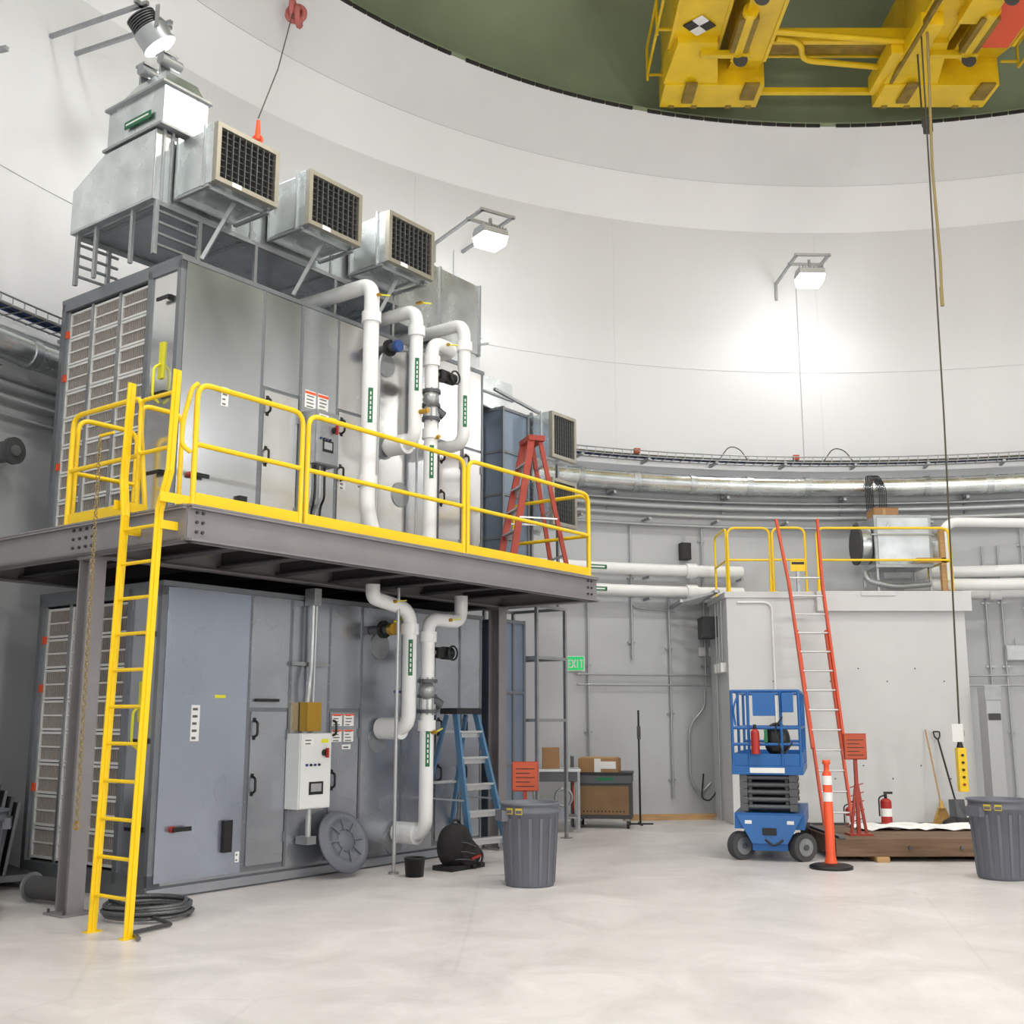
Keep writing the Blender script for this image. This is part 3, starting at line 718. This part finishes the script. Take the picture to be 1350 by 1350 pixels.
o.box(6.02,6.93,18.2,19.0,4.09,4.93,m_galv); o.box(6.0,6.95,18.18,18.22,4.07,4.95,m_zinc); o.box(6.05,6.90,18.165,18.18,4.12,4.9,m_galv)
for x in (6.04,6.91):
    for y in (18.25,18.95): o.box(x-.02,x+.02,y-.02,y+.02,EZ,4.09,m_zinc)
o.cyl((6.0,18.6,4.5),(5.84,18.6,4.5),.33,m_galv,n=28); o.cyl((5.84,18.6,4.5),(5.8,18.6,4.5),.34,m_rub,n=28); 
o.cyl((6.95,18.6,4.5),(7.15,18.6,4.5),.3,m_galv,n=28)
o.box(5.94,7.0,18.15,18.2,4.6,4.63,m_zinc)
o.tube([(5.85,18.3,4.0),(5.85,18.2,3.85),(6.3,18.2,3.75),(6.9,18.25,3.8)],.05,m_zinc,.15)
o.done(.005)
o=MB('cardboard_box'); o.box(6.06,6.47,18.3,18.7,4.95,5.09,m_card); o.box(6.05,6.48,18.29,18.5,5.09,5.095,m_card); o.box(6.2,6.25,18.295,18.3,4.95,5.09,m_wood2); o.done(.003)
o=MB('cable_coil',WF(87.0,12.06,5.5))
for i in range(5):
    q=.03*i
    o.tube([(-.1+q,-.2,-.5+.02*i),(-.12+q,-.24,.15),(-.06+q,-.1,.34),(.04+q,-.1,.34),(.12+q,-.24,.1),(.1+q,-.22,-.5-.02*i)],.009,m_blk,.15,n=6)
o.done()
o=MB('white_bent_duct')
o.tube([(8.9,18.7,4.9),(7.45,18.6,4.9),(7.3,18.6,4.75),(7.3,18.6,3.9)],.08,m_pipe,.25,n=14); o.tube([(6.7,18.9,3.8),(7.1,18.7,3.85),(8.0,18.75,3.85),(8.9,18.6,3.85)],.1,m_pipe,.2,n=14); o.done()
o=MB('timber_post'); o.box(7.0,7.08,EY0+.2,EY0+.3,EZ,EZ+1.05,m_wood2); o.box(6.6,7.08,EY0+.2,EY0+.24,EZ+.5,EZ+.58,m_wood2); o.done()
o=MB('cable_tray_bracket')
for i in range(5): o.beam((2.75,19.1-.22*i,3.5),(3.38,18.9-.22*i,3.66),.04,.04,m_zinc)
o.beam((2.75,19.2,3.5),(2.75,18.0,3.5),.05,.05,m_zinc); o.beam((3.3,19.0,3.65),(3.3,17.9,3.65),.05,.05,m_zinc); o.done()
o=MB('enclosure_conduit_boxes')
for i,y in enumerate((17.95,18.2,18.45)): o.box(EX0-.09,EX0,y,y+.13,2.35,2.5,m_wht); o.cyl((EX0-.045,y+.06,2.5),(EX0-.045,y+.06,3.5),.014,m_cyl,n=6)
o.box(EX0-.25,EX0,18.6,19.1,2.95,3.3,m_rub); o.cyl((EX0-.04,18.6,0),(EX0-.04,18.6,2.35),.018,m_cyl,n=6); o.done(.004)
o=MB('caution_sign'); o.box(4.48,4.72,EY0-.02,EY0-.01,3.95,4.12,m_yel); o.box(4.5,4.7,EY0-.024,EY0-.02,4.06,4.1,m_blk); o.box(4.58,4.62,EY0-.01,EY0+.05,3.62,4.0,m_zinc); o.done()

# ---------------- scissor lift
o=MB('scissor_lift',Matrix.Translation((3.0,13.4,0))@Matrix.Rotation(rad(-16),4,'Z'))
for x in (-.34,.36):
    for y,an in ((.12,-50),(1.5,0)):
        s=1 if x>0 else -1
        dv=Vector((math.cos(rad(an)),math.sin(rad(an)),0)) if y<1 else Vector((s,0,0))
        c=Vector((x,y,.16)); o.cyl(c-dv*.06,c+dv*.06,.16,m_rub,n=26); o.cyl(c+dv*.06,c+dv*.066,.1,m_zinc,n=18); o.cyl(c+dv*.066,c+dv*.08,.035,m_scis,n=10)
o.box(-.2,.2,-.02,1.75,.12,.4,m_gblue)
o.box(-.40,.40,.0,1.78,.36,.54,m_gblue); o.add([(-.38,-.02,.52),(.38,-.02,.52),(.2,-.06,.2),(-.2,-.06,.2),(-.38,.1,.52),(.38,.1,.52),(.2,.1,.2),(-.2,.1,.2)],[(0,1,2,3),(4,7,6,5),(0,4,5,1),(3,2,6,7),(0,3,7,4),(1,5,6,2)],m_gblue)
o.box(-.08,.08,-.065,-.055,.3,.38,m_blk); o.box(.2,.28,-.04,-.02,.42,.46,m_wht); o.box(-.28,-.2,-.04,-.02,.42,.46,m_wht); o.tube([(-.05,-.06,.25),(.05,-.1,.18),(.15,-.06,.25)],.012,m_blk,.05)
for L in range(5):
    z0=.57+L*.085; z1=z0+.07
    for x in (-.27,.27):
        o.beam((x,.08,z0+.01),(x,1.68,z1),.045,.055,m_scis); o.beam((x*.78,.08,z1),(x*.78,1.68,z0+.01),.04,.055,m_rub)
    for y in (.1,.88,1.66): o.cyl((-.30,y,(z0+z1)/2),(.30,y,(z0+z1)/2),.03,m_scis,n=10); 
    o.box(-.33,-.24,.04,.1,z0-.01,z1,m_scis); o.box(.24,.33,.04,.1,z0-.01,z1,m_scis)
o.box(-.41,.41,-.02,1.82,.98,1.08,m_gblue)
o.box(-.2,.2,-.026,-.02,1.0,1.06,m_wht)
r=.018; zt=1.95
for x in (-.39,.39):
    for y in (.0,.9,1.8): o.cyl((x,y,1.08),(x,y,zt),r,m_gblue,n=8)
    for z in (1.52,zt): o.cyl((x,0,z),(x,1.8,z),r,m_gblue,n=8)
    o.box(x-.006,x+.006,0,1.8,1.08,1.22,m_gblue)
for y in (0,1.8):
    for z in (1.33,1.52,zt): o.cyl((-.39,y,z),(.39,y,z),r,m_gblue,n=8)
    o.box(-.39,.39,y-.006,y+.006,1.08,1.22,m_gblue)
for x in (-.2,.18): o.cyl((x,0,1.08),(x,0,zt),r,m_gblue,n=8)
o.box(-.14,.12,-.05,.03,1.66,1.93,m_gblue); o.box(.2,.33,-.1,.06,1.7,1.93,m_gblue)
o.tube([(-.35,0,1.55),(-.37,-.03,1.75),(-.3,0,1.93)],.012,m_gblue,.06)
o.cyl((-.12,-.08,1.22),(-.12,-.08,1.46),.05,m_red,n=16); o.ball((-.12,-.08,1.46),.05,m_red); o.cyl((-.12,-.08,1.5),(-.12,-.08,1.56),.02,m_blk,n=8)
o.ball((.12,.12,1.38),.17,m_blk,(.9,.6,1.2)); o.box(-.02,.02,-.03,-.01,1.35,1.5,m_band)
o.tube([(.2,-.08,1.65),(.1,-.1,1.5),(.2,-.1,1.2),(.3,-.06,1.35)],.01,m_blk,.08)
o.done(.004)
o=MB('orange_delineator_post',Matrix.Translation((3.53,12.8,0)))
o.lathe((0,0,0),[(.001,0),(.235,0),(.235,.03),(.2,.045),(.08,.06),(.001,.06)],m_blk,28)
o.lathe((0,0,0),[(.075,.055),(.06,.1),(.052,.15),(.05,1.03),(.03,1.05),(.03,1.12),(.045,1.13),(.045,1.17),(.001,1.17)],m_orange,22)
for z in (.72,.9): o.cyl((0,0,z),(0,0,z+.1),.053,m_wht,n=22,caps=False)
o.done()
o=MB('timber_crane_mat')
for i in range(6): o.box(3.75,6.9,13.35+i*.27,13.35+i*.27+.255,.06,.26,m_wood)
for x in (4.2,5.5): o.box(x,x+.15,13.3,15.0,0,.06,m_wood2)
for x in (4.6,5.2,5.9): o.cyl((x,13.32,.16),(x,13.36,.16),.02,m_scis,n=8)
o.box(3.78,3.86,13.33,14.9,.26,.29,m_scis)
o.done(.006)
o=MB('crumpled_plastic_sheet')
N=14;vs=[];fs=[]
for i in range(N+1):
    for j in range(N+1): vs.append((4.3+1.6*i/N+.05*random.random(),14.2+.7*j/N+.04*random.random(),.262+.05*random.random()))
for i in range(N):
    for j in range(N): fs.append((i*(N+1)+j,(i+1)*(N+1)+j,(i+1)*(N+1)+j+1,i*(N+1)+j+1))
o.add(vs,fs,m_wht); o.done(recalc=False)
def signstand(x,y,z0,h,m=m_osign,rz=0):
    o=MB('orange_sign_stand',Matrix.Translation((x,y,z0))@Matrix.Rotation(rad(rz),4,'Z'))
    mp=m_lred
    o.box(-.02,.02,-.0,.04,0.02,h-.1,mp); o.box(-.13,.13,-.02,0,h-.29,h,m); o.box(-.14,.14,0.0,.01,h-.30,h+.01,mp)
    for i in range(5): o.box(-.1,.1-.05*(i%2),-.023,-.02,h-.25+.045*i,h-.242+.045*i,m_blk)
    o.beam((-.01,.02,h*.5),(-.09,.02,.02),.03,.03,mp); o.beam((.01,.02,h*.5),(.09,.02,.02),.03,.03,mp); o.box(-.14,.14,-.1,.14,0,.02,mp)
    for i in range(5): o.beam((-.08,.02,.15+i*.1),(.08,.02,.2+i*.1),.012,.012,mp)
    o.done()
signstand(4.15,13.75,.26,1.18); signstand(.14,12.15,0,1.17)
def exting(x,y,z):
    o=MB('fire_extinguisher',Matrix.Translation((x,y,z))); o.cyl((0,0,0),(0,0,.3),.07,m_red,n=18); o.ball((0,0,.3),.07,m_red,(1,1,.7)); o.cyl((0,0,.34),(0,0,.4),.02,m_blk,n=8); o.box(-.02,.09,-.012,.012,.4,.43,m_blk); o.tube([(0,0,.39),(-.09,0,.36),(-.09,0,.12)],.01,m_blk,.04); o.cyl((0,0,.12),(0,0,.22),.0715,m_wht,n=18,caps=False); o.done()
exting(4.86,14.9,.26); exting(4.98,16.9,0)
o=MB('straw_broom',Matrix.Translation((6.5,17.35,0)))
o.cyl((0,0,.3),(-.04,.36,1.45),.013,m_wood2,n=8)
prismv=[(-.16,-.05,0),(.16,-.05,0),(.16,.05,0),(-.16,.05,0),(-.05,-.02,.3),(.05,-.02,.3),(.05,.03,.3),(-.05,.03,.3)]
o.add(prismv,[(3,2,1,0),(4,5,6,7),(0,1,5,4),(1,2,6,5),(2,3,7,6),(3,0,4,7)],m_straw); o.cyl((0,0,.28),(0,.02,.4),.04,m_straw,r2=.02,n=10)
for i in range(14): o.beam((-.15+.023*i,-.052,0.005),(-.045+.007*i,-.022,.29),.004,.004,m_wood)
o.done()
o=MB('shovel',Matrix.Translation((6.72,17.35,0)))
o.cyl((0,0.03,.42),(-.08,.34,1.3),.015,m_blk,n=8); o.tube([(-.08,.34,1.3),(-.13,.34,1.34),(-.14,.36,1.42),(-.04,.36,1.42),(-.05,.34,1.34),(-.08,.34,1.3)],.012,m_blk,.02)
o.add([(-.12,-.02,.42),(.12,-.02,.42),(.13,-.06,.1),(0,-.08,0),(-.13,-.06,.1),(0,.03,.42),(0,-.03,.1)],[(0,5,6,4),(5,1,2,6),(4,6,3),(6,2,3)],m_scis); o.done()
o=MB('black_tarp_bundle',Matrix.Translation((6.75,16.9,0.02)))
for i in range(7): o.ball((-.3+.1*i,.1*math.sin(i*2),.07),.11+.03*math.sin(i),m_blk,(1.2,1,.8),8)
o.done()
o=MB('crane_pendant_control')
o.tube([(6.5,16.0,12.3),(6.42,16.0,6),(6.32,16,1.5),(6.30,16,1.25)],.014,m_cable,n=6)
o.box(6.25,6.37,15.94,16.05,.62,1.22,m_yel)
for i in range(5): o.cyl((6.31,15.94,.72+.1*i),(6.31,15.92,.72+.1*i),.018,m_blk if i else m_red,n=10)
o.lathe((6.31,16,1.22),[(.05,0),(.03,.08),(.014,.14)],m_blk,12)
o.ring((6.31,15.98,1.42),.07,.006,m_rope,'y',14,4); o.box(6.2,6.36,15.97,15.98,1.3,1.55,m_wht)
o.done(.004)
o=MB('hanging_rope')
o.tube([(6.56,15.9,12.3),(6.5,15.95,10),(6.52,15.95,8.5),(6.5,15.95,7.9)],.022,m_rope,n=6); o.cyl((6.5,15.95,7.75),(6.5,15.95,8.05),.03,m_rope,n=8)
o.tube([(6.62,16.5,12.3),(6.62,16.5,11.0),(6.56,16.2,10.8)],.015,m_cable,n=6); o.box(6.5,6.62,16.1,16.2,10.7,10.95,m_rub)
o.done()
# ---------------- tool cart
o=MB('job_site_tool_cart',Matrix.Translation((1.42,17.55,0))@Matrix.Rotation(rad(-8),4,'Z'))
o.box(-.42,.42,-.3,.35,.14,.80,m_rub); o.box(-.38,.38,-.305,-.3,.2,.62,m_brown); o.box(-.43,.43,-.31,.36,.66,.78,m_scis); o.box(-.1,.15,-.315,-.31,.7,.75,m_band)
o.box(-.44,.44,-.32,.37,.78,.82,m_blk)
for x in(-.36,.36):
    for y in (-.24,.28): o.cyl((x-.02,y,.06),(x+.02,y,.06),.06,m_blk,n=14); o.box(x-.03,x+.03,y-.03,y+.03,.1,.15,m_zinc)
for i in range(12): o.cyl((-.3+.055*i,-.306,.25),(-.3+.055*i,-.31,.25),.012,m_dark,n=6)
o.done(.004)
o=MB('cardboard_box',Matrix.Translation((1.35,17.55,.82))@Matrix.Rotation(rad(-14),4,'Z')); o.box(-.3,.3,-.2,.2,0,.2,m_card); o.box(-.28,.28,-.18,.18,.2,.22,m_wood2); o.box(-.05,.05,-.202,-.2,0,.2,m_wht); o.box(.02,.28,-.203,-.2,.05,.16,m_wht); o.done(.003)
o=MB('hose_reel_stand',Matrix.Translation((.93,17.5,0)))
for i in range(5): o.ring((0,.02*i,.45),.2+.01*i,.014,m_blk if i%2 else m_orange,'x',20,5)
o.box(-.02,.02,-.02,.3,.0,1.05,m_scis); o.done()
o=MB('metal_work_table',Matrix.Translation((.65,16.9,0)))
o.box(-.35,.35,-.3,.3,.86,.9,m_alu); o.box(-.33,.33,-.28,.28,.72,.86,m_scis)
for x in(-.32,.32):
    for y in (-.27,.27): o.box(x-.02,x+.02,y-.02,y+.02,0,.86,m_zinc)
o.box(-.32,.32,-.27,.27,.2,.22,m_zinc); o.ring((.1,-.32,.5),.12,.02,m_zinc,'y'); o.box(-.2,.05,-.1,.1,.9,1.2,m_card); o.done(.004)
o=MB('pole_stand',Matrix.Translation((2.0,17.9,0))); o.cyl((0,0,.02),(0,0,1.75),.016,m_blk,n=8); o.box(-.2,.2,-.02,.02,0,.02,m_blk); o.box(-.02,.02,-.2,.2,0,.02,m_blk); o.box(-.025,.025,-.05,.03,1.3,1.5,m_rub); o.done()
o=MB('timber_plank',Matrix.Translation((2.55,18.7,0))@Matrix.Rotation(rad(8),4,'Z')); o.box(-.75,.75,-.07,.07,0,.04,m_wood2); o.box(-.6,.8,-.05,.05,.04,.09,m_wood2); o.done(.003)
o=MB('equipment_column',Matrix.Translation((7.37,17.3,0))); o.box(-.1,.12,0,.3,0,2.1,m_cyl); o.box(-.12,.14,-.02,.0,1.9,2.12,m_zinc); o.box(-.08,.1,-.03,-.02,1.6,1.7,m_rub); o.done(.004)
o=MB('round_vent_pipe',WF(158,12.38,4.5)); o.cyl((0,0,0),(0,-.35,0),.12,m_scis,n=20); o.cyl((0,-.35,0),(0,-.4,0),.15,m_rub,n=20); o.cyl((0,-.4,0),(0,-.42,0),.06,m_zinc,n=12); o.done()
o=MB('security_camera',WF(121.5,12.44,7.6)); o.beam((0,0,0),(0,-.5,0),.05,.05,m_zinc); o.cyl((-.14,-.5,.05),(.1,-.62,.1),.05,m_wht,n=12); o.ball((.1,-.5,.2),.06,m_wht); o.box(-.1,.1,-.02,0,-.1,.1,m_zinc); o.done()

# ---------------- wall lamps
LC=(1,.985,.96)
def alight(name,loc,d,sx,sy,e):
    l=bpy.data.lights.new(name,'AREA'); l.shape='RECTANGLE'; l.size=sx; l.size_y=sy; l.energy=e; l.color=LC
    ob=bpy.data.objects.new(name+'_light',l); S.collection.objects.link(ob); ob.location=loc; ob.rotation_euler=Vector(d).normalized().to_track_quat('-Z','Y').to_euler()
def walllamp(ang,r,z,e=70,glow=0):
    o=MB('flood_light_fixture',WF(ang,r,z)); L=RW+.055-r
    for x in (-.28,.28): o.beam((x,L,.42),(x,-.25,.42),.045,.045,m_zinc)
    o.beam((-.32,-.22,.42),(.32,-.22,.42),.045,.045,m_zinc); o.beam((-.32,.2,.42),(.32,.2,.42),.045,.045,m_zinc)
    o.beam((-.28,L-.02,.42),(-.28,L-.02,.1),.045,.045,m_zinc,up=(0,1,0)); o.beam((0,0,.42),(0,0,.2),.04,.04,m_zinc,up=(0,1,0))
    o.box(-.22,.22,-.18,.18,.1,.2,m_lampg)
    for i in range(9): o.box(-.21+.05*i,-.2+.05*i,-.17,.17,.2,.25,m_lampg)
    o.add([(-.22,-.18,.1),(.22,-.18,.1),(.22,.18,.1),(-.22,.18,.1),(-.19,-.16,-.05),(.19,-.16,-.05),(.19,.16,-.05),(-.19,.16,-.05)],[(0,1,5,4),(1,2,6,5),(2,3,7,6),(3,0,4,7),(4,5,6,7)],m_lamp)
    o.cyl((.1,L-.02,.4),(.1,L-.02,-3.0),.006,m_cyl,n=5)
    o.done()
    inw=(P(0,ang,0)-P(1,ang,0)); alight('flood_lamp',P(r,ang,z-.12),(inw.x*.3,inw.y*.3,-1),.5,.5,e)
    if glow:
        l=bpy.data.lights.new('flood_glow','POINT'); l.energy=glow; l.shadow_soft_size=.22; l.color=LC
        ob=bpy.data.objects.new('flood_glow_light',l); S.collection.objects.link(ob); ob.location=P(r-.05,ang,z-.3)
walllamp(92.2,11.3,9.2,38,16); walllamp(123,11.1,9.05,38,16)
Tm=WF(155,11.0,9.52)
o=MB('round_finned_spotlight',Tm); L=RW+.055-11.0
for x in (-.2,.2): o.beam((x,L,.35),(x,-.1,.35),.045,.045,m_zinc)
o.beam((-.3,0,.35),(.3,0,.35),.045,.045,m_zinc)
c=Vector((0,-.02,.06)); ax=Vector((.45,-.35,-.75)).normalized()
for k in (-1,1):
    s_=ax.cross(Vector((0,0,1))).normalized()*.22*k; o.beam(c+s_+Vector((0,0,.28)),c+s_,.02,.05,m_lampg,up=(0,1,0))
o.cyl(c-ax*.08,c+ax*.12,.2,m_lampg,n=28)
for i in range(6): o.cyl(c-ax*(.10+.03*i),c-ax*(.113+.03*i),.18,m_scis,n=24)
o.cyl(c-ax*.28,c-ax*.08,.10,m_scis,n=20); o.cyl(c+ax*.12,c+ax*.14,.215,m_lampg,n=28); o.cyl(c+ax*.14,c+ax*.15,.18,m_lampd,n=28)
o.done()
pw=Tm@(c+ax*.22); dw=Tm.to_3x3()@ax; alight('spot_lamp',pw,dw,.35,.35,60)
l=bpy.data.lights.new('spot_glow','POINT'); l.energy=30; l.shadow_soft_size=.2; l.color=LC
ob=bpy.data.objects.new('spot_glow_light',l); S.collection.objects.link(ob); ob.location=pw+dw*.15
o=MB('strut_wall_bracket',WF(163,12.44,8.6)); o.beam((0,0,0),(0,-.9,0),.05,.05,m_zinc); o.beam((.35,0,.3),(0,-.9,0),.04,.04,m_zinc); o.box(-.08,.08,-.02,0,-.1,.1,m_zinc); o.done()
for a in (190,230,275,325,10,55): walllamp(a,11.2,9.1,120)

def overhead_fill(x,y,z,e,sz=1.6):  # unseen overhead lamps, added for soft general light
    o=MB('overhead_fill_fixture',Matrix.Translation((x,y,z)))
    o.box(-sz/2,sz/2,-.3,.3,.06,.16,m_lampg); o.box(-sz/2+.03,sz/2-.03,-.27,.27,.03,.06,m_lampd); 
    for k in(-1,1): o.cyl((k*sz*.4,0,.16),(k*sz*.4,0,2.0),.015,m_zinc,n=6)
    o.done()
    alight('overhead_fill_lamp',(x,y,z),(0,0.001,-1),sz,.8,e)
overhead_fill(1.2,3.5,12.6,360); overhead_fill(9.8,4,12.6,320); overhead_fill(5.2,10.5,12.9,370); overhead_fill(-.5,9,12.5,280)
def fill_tower(x,y,e,tx,ty,tz,z=4.2):  # invented fill lights out of view, shaped as portable towers
    p=Vector((x,y,z)); d=(Vector((tx,ty,tz))-p).normalized(); rot=d.to_track_quat('-Z','Y')
    o=MB('added_fill_tower')
    o.box(x-.6,x+.6,y-.4,y+.4,.25,.9,m_yel); o.cyl((x,y,.9),(x,y,z-.1),.05,m_zinc,n=10)
    for sx in(-.5,.5): o.cyl((x+sx-.06,y-.45,.3),(x+sx+.06,y-.45,.3),.3,m_blk,n=20)
    T=Matrix.Translation(p-d*.12)@rot.to_matrix().to_4x4(); o.box(-.8,.8,-.5,.5,-.05,.05,m_lampg,T); o.box(-.76,.76,-.46,.46,-.08,-.05,m_lampd,T)
    o.done(); alight('fill_tower_lamp',p,d,1.6,1.0,e)
fill_tower(8.5,-1.5,300,-1,13,2.2); fill_tower(-1.6,-1.2,170,3,15,2.6); fill_tower(10.5,2.0,190,-1,12,1.5,3.4)
for a in (200,250,300,350):  # unseen uplights on the rim, aimed up into the dome
    o=MB('unseen_uplight',WF(a,11.5,12.21)); o.box(-.6,.6,-.12,.12,0,.12,m_lampg); o.box(-.58,.58,-.1,.1,.12,.13,m_lampd); o.done()
    inw=(P(0,a,0)-P(1,a,0)); alight('uplight',P(11.45,a,12.4),(inw.x,inw.y,.9),1.2,.3,75)

# ---------------- crane
o=MB('overhead_bridge_crane')
def girder(x0,x1,y0,y1,z0,z1,m=m_cyel):
    yb=y1-1.0
    vs=[(x0,y0,z0),(x1,y0,z0),(x1,yb,z0),(x0,yb,z0),(x1,y1,z0+.25),(x0,y1,z0+.25),(x0,y0,z1),(x1,y0,z1),(x1,y1,z1),(x0,y1,z1)]
    o.add(vs,[(0,3,2,1),(3,5,4,2),(0,1,7,6),(5,9,8,4),(6,7,8,9),(0,6,9,5,3),(1,2,4,8,7)],m)
    for x in (x0-.04,x1-.02): o.box(x,x+.06,y0,yb,z0-.02,z0+.0,m)
    y=y0+.6
    while y<yb: o.box(x0-.015,x0,y,y+.03,z0,z1,m); y+=1.2
girder(2.62,3.4,-2.5,17.75,12.55,13.7); girder(3.68,4.2,-2.0,17.9,12.42,13.3)
girder(6.5,7.1,-2.0,17.9,12.5,13.6); girder(7.4,8.3,-2.0,17.75,12.6,13.6)
for x0,x1 in((2.6,4.3),(6.35,8.3)):
    o.box(x0,x1,17.3,18.0,12.22,12.8,m_cyel)
    o.add([(x0+.1,16.4,12.42),(x0+.75,16.4,12.42),(x0+.9,17.3,12.25),(x0-.02,17.3,12.25),(x0+.1,16.4,12.7),(x0+.75,16.4,12.7),(x0+.9,17.3,12.75),(x0-.02,17.3,12.75)],[(3,2,1,0),(4,5,6,7),(0,1,5,4),(1,2,6,5),(2,3,7,6),(3,0,4,7)],m_cyel)
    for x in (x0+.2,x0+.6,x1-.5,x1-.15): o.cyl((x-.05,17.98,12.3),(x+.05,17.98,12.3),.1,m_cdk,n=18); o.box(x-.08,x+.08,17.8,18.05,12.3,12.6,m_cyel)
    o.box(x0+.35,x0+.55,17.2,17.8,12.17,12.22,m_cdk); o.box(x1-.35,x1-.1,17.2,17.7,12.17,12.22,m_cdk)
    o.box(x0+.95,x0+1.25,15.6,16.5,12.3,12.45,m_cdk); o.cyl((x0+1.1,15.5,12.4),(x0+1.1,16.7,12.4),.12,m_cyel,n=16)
    for y in (15.0,16.6): o.cyl((x0+1.15,y,12.25),(x0+1.15,y+.02,12.25),.12,m_rub,n=14); o.beam((x0+.5,y,12.35),(x0+1.3,y,12.35),.1,.1,m_cyel)
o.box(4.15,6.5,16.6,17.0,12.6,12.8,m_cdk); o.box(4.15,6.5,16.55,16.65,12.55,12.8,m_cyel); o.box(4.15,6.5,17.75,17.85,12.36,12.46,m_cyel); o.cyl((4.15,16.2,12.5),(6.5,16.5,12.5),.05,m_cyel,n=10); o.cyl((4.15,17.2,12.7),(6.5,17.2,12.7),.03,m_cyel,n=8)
o.tube([(4.3,16.4,12.5),(4.75,16.5,12.5),(4.85,17.0,12.5),(6.2,17.2,12.5)],.05,m_cyel,.3)
o.box(6.2,6.42,16.5,17.7,12.3,12.6,m_cyel)
for z in (12.6,13.1): o.cyl((2.35,6,z),(2.35,17.6,z),.025,m_cyel,n=8)
for y in (10,12,13.5,15,16.3,17.6): o.cyl((2.35,y,12.5),(2.35,y,13.1),.025,m_cyel,n=8); o.beam((2.35,y,12.6),(2.65,y,12.6),.04,.04,m_cyel)
for z in (12.5,12.9): o.cyl((8.6,6,z),(8.6,17.2,z),.025,m_cyel,n=8)
for y in (12,13.5,15,16.3,17.2): o.cyl((8.6,y,12.5),(8.6,y,12.9),.025,m_cyel,n=8); o.beam((8.3,y,12.6),(8.6,y,12.6),.04,.04,m_cyel)
for i in range(2):
    for j in range(2):
        T=Matrix.Translation((3.0,16.1,12.53))@Matrix.Rotation(rad(45),4,'Z')
        o.box(-.19+i*.19,i*.19,-.19+j*.19,j*.19,-.01,.01,m_blk if (i+j)%2 else m_wht,T)
o.box(7.55,8.15,15.0,16.6,12.46,12.6,m_orange); o.box(7.0,7.5,14.0,15.8,12.35,12.6,m_cyel)
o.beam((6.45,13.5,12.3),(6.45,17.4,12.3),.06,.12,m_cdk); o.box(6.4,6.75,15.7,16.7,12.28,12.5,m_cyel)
o.done(.01,origin=False)
o=MB('lifting_sling_and_cable')
p=Vector((-3.14,14.4,11.62))
for i in range(3): o.ring(p+Vector((.04*i,0,-.05*i)),.12,.045,m_pink,'y' if i%2 else 'x',16,6)
e=Vector((-2.68,10.8,7.62)); o.tube([p,p*.5+e*.5+Vector((0,0,-.05)),e+Vector((0,0,.25))],.008,m_cable,n=5)
o.cyl(e,e+Vector((0,0,.22)),.035,m_orange,r2=.02,n=10); o.ring(e,.05,.014,m_orange,'y',14,6)
o.done()

# ---------------- camera
cam=bpy.data.cameras.new('camera'); co=bpy.data.objects.new('camera',cam); S.collection.objects.link(co)
co.location=(0,0,1.65); co.rotation_euler=(rad(90+10.43),0,0); cam.lens=36*1466/1350; cam.sensor_width=36; cam.clip_end=200
S.camera=co
w=bpy.data.worlds.new('world'); S.world=w; w.use_nodes=True; w.node_tree.nodes['Background'].inputs[0].default_value=(.8,.85,.9,1); w.node_tree.nodes['Background'].inputs[1].default_value=.3
S.view_settings.view_transform='Standard'
